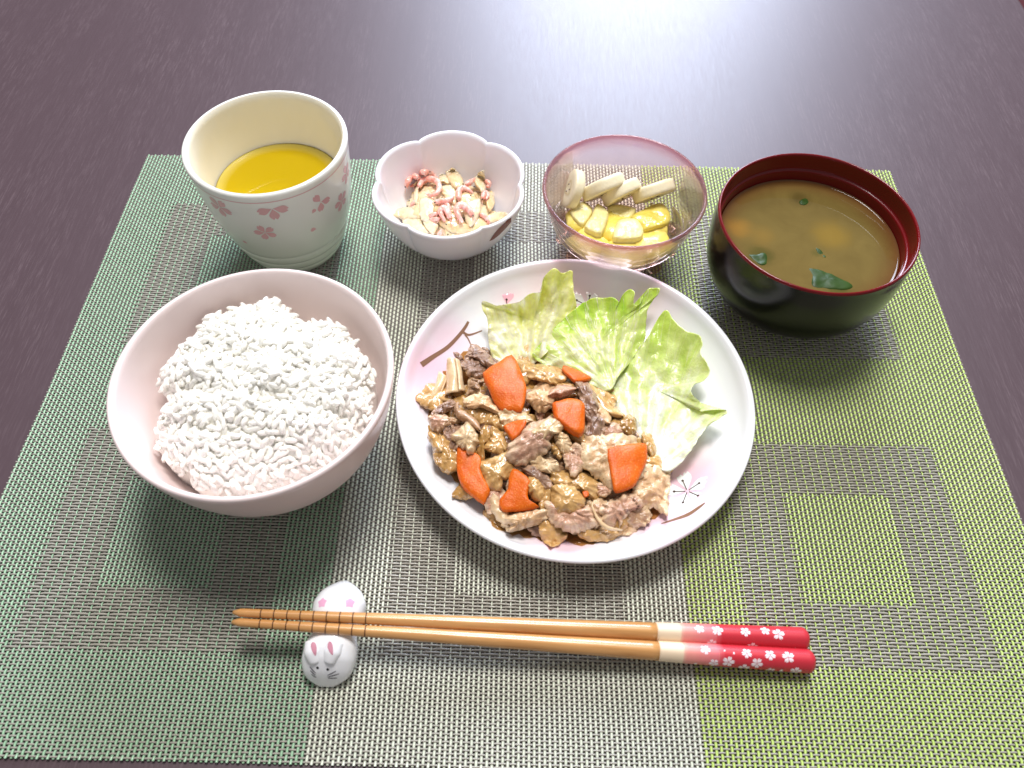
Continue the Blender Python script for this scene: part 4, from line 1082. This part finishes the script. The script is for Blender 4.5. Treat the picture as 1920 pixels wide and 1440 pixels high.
def chopstick(a, b, label, r0, r1, flowers, seed):
    a, b = np.array(a), np.array(b); L = np.linalg.norm(b - a); X = (b - a) / L
    Y = np.cross(UPZ, X); Y /= np.linalg.norm(Y); Z = np.cross(X, Y)
    R = np.stack([X, Y, Z], 1)
    o = thing('chopstick', label, 'chopstick', a, 'pair of chopsticks')
    o.rotation_euler = Matrix(R.tolist()).to_euler()
    def loc(name, V, F, mat, smooth=True):                 # part in the stick's own axes
        q = mesh(name, np.array(V), F, mat, None, origin=(0, 0, 0), smooth=smooth)
        q.location = (0, 0, 0); q.parent = o
        return q
    def sec(x0, x1, rr, nn=24, caps=True):
        xs = np.linspace(x0, x1, nn); th = np.linspace(0, 2 * np.pi, 20, endpoint=False); V = []
        for x in xs:
            r = np.interp(x / L, [0, 0.004, 0.012, 1], [r0 * 0.45, r0 * 0.85, r0, r1]) if rr is None else rr(x)
            sq = 1 + 0.03 * np.cos(4 * th)
            V.append(np.stack([np.full(20, x), r * sq * np.cos(th), r * sq * np.sin(th)], 1))
        V = np.concatenate(V); F = grid_faces(20, nn)
        if caps: F += [tuple(range(20))[::-1], tuple(range((nn - 1) * 20, nn * 20))]
        return V, F
    xs = 163.5
    loc('shaft', *sec(0, xs, None, 60), BAMBOO)
    rr = lambda x: np.interp(x, [xs, L - 1.6, L - 0.5, L], [r0 + (r1 - r0) * xs / L + 0.12, r1 + 0.12, r1 - 0.35, r1 - 1.0])
    V, F = sec(xs, L, rr, 70); wv = loc('wrap', V, F, WRAP)
    for k in range(9):
        x = 10.5 + 5.0 * k; r = np.interp(x, [2, L], [r0, r1])
        V, F = sec(x, x + 0.45, lambda q, r=r: r * 1.012 + 0.03, 3); loc('groove', V, F, GROOVE)
    b_ = bvh_of(*sec(xs, L, rr, 70)); fl = []
    for (x, ang, s, kk) in flowers:
        r = np.interp(x, [0, L], [r0, r1]); n0 = np.array([0, math.cos(ang), math.sin(ang)]); p0 = np.array([x, 0, 0]) + n0 * r
        if kk: 
            for q in range(5): fl.append(print2d(b_, p0, n0, X * 0 + np.array([1.0, 0, 0]), rot2(petal_pts(s, s * 0.66, 0.28, 6), seed + x + 2 * math.pi * q / 5), 0.06, 2))
        else: fl.append(print2d(b_, p0, n0, np.array([1.0, 0, 0]), rot2(petal_pts(s, s * 0.7, 0.2, 5), seed + x), 0.06, 2))
    V, F = join(fl); tag(loc('blossom_print', V, F, BLOS), kind='stuff')
    return o
# angle of a print round the stick: 90 degrees faces up, 180 faces the viewer
D = math.radians
frear = [(180, D(75), 2.1, 1), (187, D(80), 2.4, 1), (185, D(160), 2.0, 1), (198, D(82), 2.1, 1), (201, D(170), 2.3, 1), (193, D(158), 0.9, 0), (206, D(70), 2.0, 1), (211, D(88), 2.5, 1), (218, D(155), 2.0, 0), (216, D(250), 2.2, 1), (190, D(300), 2.2, 1)]
ffront = [(181, D(80), 2.1, 1), (178.5, D(165), 1.6, 0), (184.5, D(155), 2.0, 1), (190, D(140), 2.5, 1), (188, D(85), 1.0, 0), (192, D(82), 1.1, 0), (197, D(86), 2.1, 1), (196.5, D(176), 2.4, 1), (201, D(136), 2.4, 1), (206, D(88), 2.2, 1),
          (207, D(180), 1.9, 1), (211, D(158), 1.9, 0), (213, D(92), 2.5, 1), (216.5, D(168), 2.4, 1), (200, D(280), 2.2, 1)]
chopstick(P(437, 1148, 19.0), P(1512, 1198, 5.9), 'rear bamboo chopstick with red blossom-print handle, nearer the plate', 1.55, 4.3, frear, 0.3)
chopstick(P(435, 1166, 18.8), P(1523, 1240, 5.9), 'front bamboo chopstick with red blossom-print handle, nearer the viewer', 1.55, 4.4, ffront, 1.1)

# ------------------------------------------------------------------ rabbit chopstick rest
RB = thing('chopstick_rest', 'small white porcelain rabbit chopstick rest under the chopstick tips', 'chopstick rest', (155.5, -281, MAT_Z))
def body_pts():
    ys = np.linspace(0, 1, 56); n = 40; th = np.linspace(0, 2 * np.pi, n, endpoint=False); V = []
    for t in ys:
        y = -261.0 - 42.0 * t
        xc = np.interp(t, [0, .3, .5, .75, 1], [157.3, 157.6, 157.2, 156.6, 155.6])
        w = np.interp(t, [0, .03, .08, .16, .28, .40, .50, .58, .68, .80, .90, .96, 1], [0.3, 2.4, 5.0, 8.4, 10.6, 10.2, 8.8, 8.8, 10.2, 10.4, 9.2, 7.0, 2.5])
        h = np.interp(t, [0, .03, .08, .16, .28, .38, .46, .54, .62, .72, .82, .92, .97, 1], [1.0, 4.0, 7.5, 11.6, 14.4, 14.4, 13.6, 13.6, 15.0, 15.2, 13.4, 9.0, 5.5, 1.0])
        zc = h * 0.46
        c, s = np.cos(th), np.sin(th)
        z = np.where(s > 0, zc + (h - zc) * np.abs(s) ** 0.92, zc - zc * np.abs(s) ** 0.6)
        V.append(np.stack([xc + w * np.sign(c) * np.abs(c) ** 0.9, np.full(n, y), MAT_Z + z], 1))
    return np.array(V)
bp = body_pts()
for _ in range(2):
    bp[1:-1] = (bp[:-2] + 2 * bp[1:-1] + bp[2:]) / 4
m_, n_ = bp.shape[:2]
V = bp.reshape(-1, 3); F = [f for f in grid_faces(n_, m_)]; F.append(tuple(range(n_))[::-1]); F.append(tuple(range((m_ - 1) * n_, m_ * n_)))
mesh('body', V, F, REST, RB); F0 = F; ears = []
rb = bvh_of(V, F)
for pth, rr in (([(153.0, -297.0, 11.6), (151.6, -293, 13.6), (151.2, -288.6, 14.2)], [2.4, 3.7, 3.4]), ([(157.6, -297.0, 12.0), (158.6, -293, 14.0), (159.6, -288.6, 14.6)], [2.4, 3.7, 3.6])):
    p = smooth_profile(pth, 8); r = np.interp(np.linspace(0, 1, len(p)), [0, .12, .5, .88, 1], [0.4, rr[0], rr[1], rr[2], 0.4])
    V, F = tube(p, r, 16, True, 0.75); mesh('ear', V, F, REST, RB); ears.append((V, F))
vall = join([(bp.reshape(-1, 3), F0)] + ears); rbe = bvh_of(*vall)
for x, y, tn in ((589, 1217, 0.35), (620, 1216, 0.35)):
    h = cast(rbe, x, y); n0 = h[1] if h[1] @ ray(x, y) < 0 else -h[1]
    t = np.linspace(0, 2 * np.pi, 18, endpoint=False); tp = np.stack([0.95 * np.cos(t) * (1 + 0.45 * np.sin(t)), 2.7 * np.sin(t)], 1)
    V, F = print2d(rbe, h[0], n0, np.array([0, 1.0, 0]), rot2(tp, tn), 0.10, 3); mesh('painted_ear', V, F, RESTEAR, RB)
def hitr(x, y): h = cast(rb, x, y); return h[0], (h[1] if h[1] @ ray(x, y) < 0 else -h[1])
def circle(r, n=14): t = np.linspace(0, 2 * np.pi, n, endpoint=False); return r * np.stack([np.cos(t), np.sin(t)], 1)
for x, y in ((604, 1130), (656, 1130)):
    p0, n0 = hitr(x, y)
    V, F = print2d(rb, p0, n0, np.array([0, 1.0, 0]), np.array([((2.15 if k % 2 else 1.5)) * np.array([math.sin(k * math.pi / 5 + 0.6), math.cos(k * math.pi / 5 + 0.6)]) for k in range(10)]), 0.08, 2)
    mesh('painted_flower', V, F, RESTPINK, RB)
for x, y in ((595.5, 1252), (614.5, 1255)):
    p0, n0 = hitr(x, y); V, F = print2d(rb, p0, n0, np.array([0, 1.0, 0]), circle(0.55), 0.08, 1); mesh('painted_eye', V, F, BLACK, RB)
for a, b in (((581, 1250), (592, 1262)), ((582, 1257), (592, 1266)), ((584, 1264), (593, 1270)), ((630, 1258), (614, 1266)), ((636, 1263), (614, 1269)), ((632, 1271), (615, 1271))):
    V, F = line_px(rb, [a, ((a[0] + b[0]) / 2, (a[1] + b[1]) / 2 + 0.5), b], [1.0, 1.8, 1.0], 0.08, 4); mesh('painted_whisker', V, F, INK, RB)

# ------------------------------------------------------------------ shrimp and onion
SON = food('pale_onion', ['e6c898', 'f0dcb6', 'f7ebd2'], 90, 0.2, 0.6, (1, .85, .6), 0.002, 0.12, 500, coat=0.4)
SON2 = food('golden_onion', ['dfbb84', 'ebd0a2', 'f4e2c2'], 90, 0.2, 0.6, (1, .8, .55), 0.002, 0.12, 500, coat=0.4)
SHR = Mat('pink_shrimp'); v = SHR.coord('Object')
SHR.set(base=SHR.ramp(SHR.noise(v, 420, 3, 0.6), [(0.35, lin('f59a84')), (0.5, lin('fab8a8')), (0.68, lin('fddcd4'))]), rough=0.3, sss=0.4, sssr=(1, .5, .4), ssss=0.002, coat=0.3, normal=SHR.bump(SHR.noise(v, 900, 2), 0.3, 0.0005))
SHR = SHR.m
FCX, FCY = FC[0] - 1.0, FC[1] + 2.0
fi = smooth_profile([rim[-1]] + inner, 4)
def fheap(x, y):
    r = np.hypot(x - FCX, y - FCY)
    floor_ = FC[2] + np.interp(r, [0, 12, 23, 29.5, 34, 37, 39], [5, 5.5, 8.5, 14.5, 22, 31, 40])
    k = np.clip(1 - (r / 29.0) ** 2, 0, 1)
    return np.maximum(floor_, FC[2] + 9 + 12.5 * k ** 0.6)
GS = 'onion pieces in the flower-shaped bowl'
for i in range(46):
    a = random.random() * 2 * math.pi; r = math.sqrt(random.random()) * 23
    d = (np.array([FCX + r * math.cos(a), FCY + r * math.sin(a), 18.0]) - CAM) @ ROT; cx, cy = 960 + F_PX * d[0] / -d[2], 720 - F_PX * d[1] / -d[2]
    R_ = random.uniform(17, 25); k = random.randint(4, 6); a0 = random.random() * 6
    ol = [(cx + R_ * random.uniform(0.6, 1.2) * math.cos(a0 + 2 * math.pi * j / k), cy + 0.85 * R_ * random.uniform(0.6, 1.2) * math.sin(a0 + 2 * math.pi * j / k)) for j in range(k)]
    put('onion_slice', 'pale cooked onion piece low in the small flower-shaped bowl, mostly covered', 'onion', sheet(ol, fheap, -2.6 + 0.08 * i, 1.3, 0.6, 0.8, 0.5, seed=i + .3, N=36, M=6), (SON, SON2)[i % 2], 'onion pieces low in the flower-shaped bowl')
for i, (pts, lab, lf, mt) in enumerate((
        ([(730, 190), (760, 150), (850, 170), (950, 320), (900, 300), (720, 250)], 'white-edged onion wedge at the back of the flower-shaped bowl', 3, SON),
        ([(860, 120), (940, 60), (1030, 120), (1100, 220), (1100, 340), (980, 350), (900, 250)], 'tall onion piece at the very back of the flower-shaped bowl', 5, SON2),
        ([(1320, 200), (1440, 100), (1465, 120), (1470, 280), (1475, 420), (1350, 330)], 'sharp pointed onion piece standing at the right back of the flower-shaped bowl', 6, SON),
        ([(1150, 640), (1270, 590), (1385, 575), (1380, 760), (1330, 880), (1260, 960), (1180, 900)], 'fan-shaped translucent onion piece right of the lower curled shrimp', 3.5, SON),
        ([(440, 560), (560, 540), (640, 590), (620, 760), (560, 880), (450, 860), (420, 700)], 'upright pale onion block left of centre in the flower-shaped bowl', 3.5, SON),
        ([(20, 760), (150, 700), (330, 700), (420, 780), (400, 860), (200, 870), (40, 850)], 'flat onion piece at the left wall of the flower-shaped bowl', 0.8, SON),
        ([(150, 900), (330, 880), (430, 960), (520, 1090), (350, 1080), (220, 1020)], 'long onion slice at the front left of the flower-shaped bowl', 0.8, SON),
        ([(480, 930), (560, 880), (680, 950), (690, 1020), (620, 1100), (540, 1040)], 'rounded onion piece at the front of the flower-shaped bowl', 2, SON),
        ([(760, 920), (900, 800), (1010, 830), (1100, 940), (1240, 980), (1270, 1080), (1050, 1110), (850, 1030)], 'broad onion slice at the front centre of the flower-shaped bowl', 1.8, SON2),
        ([(1540, 830), (1620, 780), (1760, 770), (1830, 810), (1740, 880), (1620, 930), (1560, 900)], 'lone onion piece at the right wall of the flower-shaped bowl', 1, SON),
        ([(1270, 950), (1380, 840), (1500, 880), (1540, 980), (1400, 1060), (1280, 1060)], 'soft onion slice at the front right of the flower-shaped bowl', 1, SON2),
        ([(330, 400), (390, 350), (380, 520), (360, 620), (310, 560)], 'narrow onion strip under the ring-shaped shrimp', 3, SON),
        ([(1500, 430), (1600, 460), (1630, 600), (1560, 720), (1510, 640)], 'folded onion piece against the right wall behind the lone piece', 2.5, SON2),
        ([(780, 360), (960, 350), (1000, 500), (980, 640), (850, 560)], 'glassy onion slice at the centre of the flower-shaped bowl', 3, SON),
        ([(640, 640), (800, 600), (830, 720), (700, 780), (620, 760)], 'yellow onion slice below the centre shrimp', 2.2, SON2),
        ([(1090, 440), (1230, 420), (1330, 560), (1200, 640), (1060, 600)], 'golden onion slice inside the arched shrimp', 3, SON2))):
    put('onion_slice', lab, 'onion', sheet(S_(pts), fheap, lf * 0.8, 1.5, 0.9, 0.5, 0.5, grow=1.18, seed=i * 1.7, N=56, M=9, rnd=0.6, smoothn=2, wig=0.04), mt, GS)
def shrimp(pts, lab, lift, r=1.35, eyes=()):
    p = smooth_profile(S_(pts), 7)
    z = np.full(len(p), 22.0)
    for _ in range(6):
        W = P(p[:, 0], p[:, 1], z); z = fheap(W[:, 0], W[:, 1]) + lift + 1.0 * np.sin(np.linspace(0, 3.1, len(p)))
    p3 = P(p[:, 0], p[:, 1], z)
    t = np.linspace(0, 1, len(p3)); rad = r * np.interp(t, [0, .06, .25, .6, .93, 1], [.45, .85, 1, .85, .45, .15]) * (1 + 0.07 * np.sin(t * 44))
    o = thing('shrimp', lab, 'shrimp', p3[len(p3) // 2], 'tiny pink shrimp in the flower-shaped bowl')
    V, F = tube(p3, rad, 10); mesh('shell', V, F, SHR, o)
    T = p3[0] - p3[2]; T /= np.linalg.norm(T)
    for k in (-1, 1):                                        # feelers
        q = [p3[0], p3[0] + T * 1.8 + np.array([0, 0.7 * k, .3]), p3[0] + T * 3.4 + np.array([0.3, 1.6 * k, 0.2])]
        V, F = tube(smooth_profile(q, 4), 0.18, 5); mesh('feeler', V, F, SHR, o)
    V, F = join([tube(smooth_profile([p3[i], p3[i] + np.array([random.uniform(-.6, .6), -1.3, -0.4]), p3[i] + np.array([random.uniform(-.9, .9), -2.0, -1.2])], 3), 0.22, 5) for i in range(3, len(p3) - 3, 3)])
    tag(mesh('legs', V, F, SHR, o), kind='stuff')
    for e in (eyes or ()):
        E0 = P(*S_([e])[0], z[0] + 0.9); V, F = ico(E0, 0.42, 8, 6); mesh('eye', V, F, BLACK, o)
for a in (([(190, 350), (225, 250), (310, 175), (395, 225), (340, 310), (250, 350)], 'curled shrimp at the far left of the flower-shaped bowl', 5.2, 1.5, [(172, 355)]),
          ([(385, 125), (500, 110), (620, 150), (700, 230)], 'arched shrimp at the back left of the flower-shaped bowl', 5.4, 1.5, [(375, 110)]),
          ([(400, 350), (450, 270), (560, 225), (680, 250), (730, 350), (700, 440), (600, 490), (500, 455)], 'pale ring-shaped shrimp in the left half of the flower-shaped bowl', 6.0, 1.6, [(235, 580)]),
          ([(1050, 560), (1050, 430), (1110, 370), (1200, 400), (1280, 460)], 'arched shrimp right of the bowl centre', 6.0, 1.5, [(1245, 495)]),
          ([(1270, 820), (1210, 715), (1080, 655), (1010, 720), (1060, 850), (1120, 940)], 'large curled shrimp over the fan-shaped onion', 7.0, 1.7, [(1285, 825)]),
          ([(905, 870), (870, 770), (810, 700), (745, 740), (775, 830), (830, 920)], 'hook-shaped shrimp at the front centre', 6.0, 1.6, [(845, 965)]),
          ([(665, 600), (800, 585), (900, 560), (970, 500)], 'straight shrimp across the centre', 6.2, 1.4, [(655, 608), (775, 520)]),
          ([(560, 840), (640, 800), (740, 785)], 'short orange shrimp tail left of the hook-shaped shrimp', 4.6, 1.1, ()),
          ([(590, 880), (680, 880), (755, 855)], 'second orange shrimp tail just below the short one', 4.0, 1.1, ()),
          ([(1490, 260), (1545, 300), (1510, 360)], 'small shrimp end beside the sharp pointed onion', 6.5, 1.4, ()),
          ([(1440, 555), (1470, 440), (1525, 490), (1490, 560)], 'small curled shrimp by the right wall', 5.4, 1.3, [(1435, 555)]),
          ([(1395, 800), (1490, 850), (1560, 960)], 'thin orange shrimp near the lone onion piece', 3.6, 1.1, ()),
          ([(1160, 320), (1250, 265), (1330, 215)], 'orange shrimp leaning on the sharp pointed onion', 6.5, 1.3, [(1300, 350), (1120, 305)]),
          ([(825, 610), (880, 680), (905, 750)], 'orange shrimp tail in the dip at the centre', 5.0, 1.2, ()),
          ([(720, 1130), (750, 1090), (780, 1050)], 'shrimp tail at the front rim of the flower-shaped bowl', 2.6, 1.1, [(870, 1130)]),
          ([(280, 650), (330, 590), (340, 540)], 'small orange shrimp at the left wall under the onion strip', 2.5, 1.1, [(205, 670)])):
    shrimp(a[0], a[1], a[2] * 0.78, a[3] * 1.15, a[4])

# ------------------------------------------------------------------ fruit in the glass bowl
m = Mat('banana'); v = m.coord('Object')
m.set(base=m.mix(m.noise(v, 200, 3), lin('f6e6b8'), lin('fcf4da')), rough=0.42, sss=0.0, normal=m.bump(m.noise(v, 600, 3), 0.25, 0.0006))
BAN = m.m
BCORE = plain('banana_core', lin('eedcab'), 0.35, sss=0.4, sssr=(1, .8, .4), ssss=0.003)
SEED = plain('banana_seed', lin('5a4632'), 0.4)
m = Mat('pineapple'); v = m.coord('Object')
m.set(base=m.mix(m.noise(v, 150, 4, 0.6), lin('ecdb88'), lin('f5ecb4')), rough=0.3, sss=0.0, sssr=(1, .85, .3), ssss=0.005, coat=0.15, coatr=0.15, normal=m.bump(m.noise(m.coord('Object', (1, 1, .4)), 420, 3, .6), 0.6, 0.0010))
PINE = m.m
PINE2 = food('pineapple_deep', ['ead050', 'f2dc6a', 'f6e68c'], 150, 0.2, 0.5, (1, .8, .25), 0.005, 0.25, 500, coat=0.4)
def disc(c, nrm, axis, r, h, label, roll=0.0, squash=1.0):
    """banana slice: c centre, nrm face normal"""
    nrm = nrm / np.linalg.norm(nrm); a = axis - nrm * (axis @ nrm); a /= np.linalg.norm(a); b = np.cross(nrm, a)
    o = thing('banana_slice', label, 'banana', c - np.array([0, 0, r]), 'banana slices leaning in the glass bowl')
    n = 48; th = np.linspace(0, 2 * np.pi, n, endpoint=False)
    out = r * (1 + 0.025 * np.cos(5 * th + roll) + 0.02 * np.cos(3 * th + roll * 2))
    V = []
    for rr, hh in ((0.02, -.5), (.6, -.5), (.93, -.5), (.99, -.42), (1, -.2), (1.0, .2), (.99, .42), (.93, .5), (.6, .5), (.02, .5)):
        hz = hh * h + (0.12 * np.sin(9 * th + roll) if False else 0)
        V.append(c + rr * out[:, None] * (np.cos(th)[:, None] * a + squash * np.sin(th)[:, None] * b) + (hz * np.ones(n))[:, None] * nrm)
    V = np.concatenate(V); F = grid_faces(n, 10); F.append(tuple(range(n))[::-1]); F.append(tuple(range(9 * n, 10 * n)))
    mesh('flesh', V, F, BAN, o)
    for sgn in (-1, 1):
        cc = c + nrm * sgn * (h / 2 + 0.02); V = []
        for k in range(3):
            for q in range(10):
                pass
        n2 = 36; t2 = np.linspace(0, 2 * np.pi, n2, endpoint=False); rr2 = 0.40 * r * (1 + 0.16 * np.cos(3 * t2 + roll))
        V = [c + nrm * sgn * (h / 2 - 0.2)] ; V = np.concatenate([np.array(V), c + rr2[:, None] * (np.cos(t2)[:, None] * a + squash * np.sin(t2)[:, None] * b) + nrm * sgn * (h / 2 + 0.10)])
        F = [(0, 1 + i, 1 + (i + 1) % n2) for i in range(n2)]
        mesh('core', V, F, BCORE, o)
        V, F = join([ico(c + nrm * sgn * (h / 2 + 0.05) + 0.22 * r * (math.cos(q) * a + math.sin(q) * squash * b), 0.5, 6, 4, (1.3, 1, .5)) for q in (roll, roll + 2.1, roll + 4.2)])
        tag(mesh('seeds', V, F, SEED, o), kind='stuff')
def banana(p0, p1, z0, z1, h, label, turn, roll, sq=0.86):
    a, b = P(*p0, z0), P(*p1, z1); c = (a + b) / 2; ax = b - a; r = np.linalg.norm(ax) / 2
    vw = ray((p0[0] + p1[0]) / 2, (p0[1] + p1[1]) / 2)
    nrm = np.cross(ax / (2 * r), vw); nrm /= np.linalg.norm(nrm)
    R = np.array(Matrix.Rotation(turn, 3, Vector(ax)))
    disc(c + sq * r * 0.25 * vw * 0, R @ nrm, ax, r, h, label, roll, sq)
banana(T_([(150, 590)])[0], T_([(300, 130)])[0], 17, 33, 5.5, 'banana slice standing on edge at the left wall of the glass bowl', 0.42, 0.4)
banana(T_([(350, 450)])[0], T_([(860, 220)])[0], 19, 31, 7.0, 'second banana slice from the left, leaning over the pineapple', -0.12, 1.3)
banana(T_([(600, 520)])[0], T_([(1050, 270)])[0], 17, 28, 6.6, 'third banana slice from the left, half behind its neighbour', -0.14, 2.2)
banana(T_([(960, 480)])[0], T_([(1480, 290)])[0], 17, 27, 6.6, 'rightmost banana slice pointing to the right wall of the glass bowl', -0.10, 3.0)
def gfloor(x, y):
    r = np.hypot(x - GC[0], y - GC[1])
    return GC[2] + np.interp(r, [0, 16, 24, 29.4, 33.4, 35.8, 38, 40], [5.2, 5.8, 8.6, 12.8, 18.2, 24.2, 31.2, 40])
def chunk(pts, lab, z, th_, mt=PINE, **k):
    base = lambda x, y: np.full_like(x, z)
    kk = dict(dome=0.2, rough=0.6, ruffle=0.0, seed=(pts[0][0] * .3) % 7, N=72, M=12, rnd=0.16, smoothn=2, creases=0.0); kk.update(k)
    return put('pineapple_chunk', lab, 'pineapple', sheet(T_(pts), base, 0, th_, **kk), mt, 'pineapple chunks in the glass bowl')
chunk([(190, 640), (240, 560), (320, 500), (380, 520), (470, 600), (430, 700), (350, 800), (270, 760)], 'squarish pineapple chunk under the standing banana slice', 11.5, 8.0, PINE)
chunk([(540, 535), (660, 640), (640, 760), (570, 905), (470, 890), (365, 820), (450, 690), (490, 580)], 'long upright pineapple chunk at the front left of the glass bowl', 12.5, 8.5)
chunk([(650, 565), (760, 545), (900, 560), (1000, 600), (960, 680), (880, 740), (760, 740), (670, 700)], 'pineapple chunk under the middle banana slices', 9.5, 7.5)
chunk([(930, 700), (1100, 600), (1280, 525), (1360, 560), (1425, 690), (1385, 790), (1240, 830), (1100, 870), (1060, 800)], 'deep yellow pineapple block at the right of the glass bowl', 10.5, 9.0, PINE2)
chunk([(790, 735), (900, 715), (1010, 730), (1090, 850), (1060, 950), (900, 985), (720, 960), (740, 830)], 'round-shouldered pineapple chunk at the front centre of the glass bowl', 12.5, 8.5)
chunk([(1090, 900), (1180, 870), (1280, 860), (1330, 905), (1230, 960), (1100, 980)], 'low flat pineapple chunk at the front right of the glass bowl', 9.0, 5.0)
chunk([(600, 880), (660, 780), (740, 760), (760, 880), (700, 960), (600, 930)], 'pale pineapple chunk between the two front chunks', 8.0, 7.0)
for i, (x, y, r) in enumerate(((-17, -14, 11), (1, -20, 12), (18, -13, 11), (-20, 5, 8), (20, 3, 8), (1, 0, 11))):
    cx, cy = GC[0] + x, GC[1] + y
    t = np.linspace(0, 2 * np.pi, 40, endpoint=False); rr = r * (1 + 0.12 * np.cos(4 * t + i))
    V = []
    for k, zz, kk in ((.5, 6.2, 0), (1, 7.8, 0), (1.08, 10.5, 0), (1.08, 14, 0), (.95, 16.6, 0), (.3, 17.2, 0)):
        X, Y = cx + rr * k * np.cos(t), cy + rr * k * np.sin(t)
        q = np.hypot(X - GC[0], Y - GC[1]); V.append(np.stack([X, Y, np.maximum(GC[2] + zz - 1, gfloor(X, Y) + 0.3)], 1))
    V = np.concatenate(V); F = grid_faces(40, 6); F.append(tuple(range(40))[::-1]); F.append(tuple(range(200, 240)))
    put('pineapple_chunk', 'pineapple chunk lying on the bottom of the glass bowl, seen through the glass', 'pineapple', (V, F), PINE2, 'pineapple chunks on the bottom of the glass bowl')

# ------------------------------------------------------------------ seaweed and fried tofu in the soup
m = Mat('seaweed'); v = m.coord('Object')
m.set(base=m.mix(m.noise(v, 180, 3), lin('1c3008'), lin('35501a')), rough=0.4, spec=0.2); WEED = m.m
m = Mat('fried_tofu'); v = m.coord('Object')
m.set(base=m.mix(m.noise(v, 200, 3), lin('a8702a'), lin('c08a3e')), rough=0.35, coat=0.5, normal=m.bump(m.noise(v, 600, 3), 0.3, 0.0006)); TOFU = m.m
W_ = crop(1300, 260, 3.6)
sf = lambda x, y: np.full_like(x, SC[2] + SZ)
for pts, lab, mt, nm, cat, lf in (
        ([(750, 862), (800, 868), (870, 885), (930, 905), (990, 940), (1060, 970), (1090, 1000), (1040, 1022), (900, 1022), (800, 1008), (795, 930)], 'largest green seaweed piece floating at the front of the soup', WEED, 'seaweed_piece', 'seaweed', -0.84),
        ([(360, 785), (420, 780), (485, 768), (505, 810), (500, 850), (440, 850)], 'dark seaweed piece at the left wall of the soup bowl', WEED, 'seaweed_piece', 'seaweed', -0.84),
        ([(820, 735), (860, 750), (900, 800), (880, 805), (840, 775)], 'small thin seaweed sliver near the middle of the soup', WEED, 'seaweed_piece', 'seaweed', -0.80),
        ([(715, 420), (760, 395), (790, 420), (760, 450), (715, 445)], 'sunken dark seaweed speck at the back of the soup', WEED, 'seaweed_piece', 'seaweed', -0.84)):
    put(nm, lab, cat, sheet(W_(pts), sf, lf, 0.8, 0.25, 0.35, 0.05, seed=pts[0][0] % 5, N=48, M=8, rnd=0.7, smoothn=3), mt, 'seaweed in the miso soup')
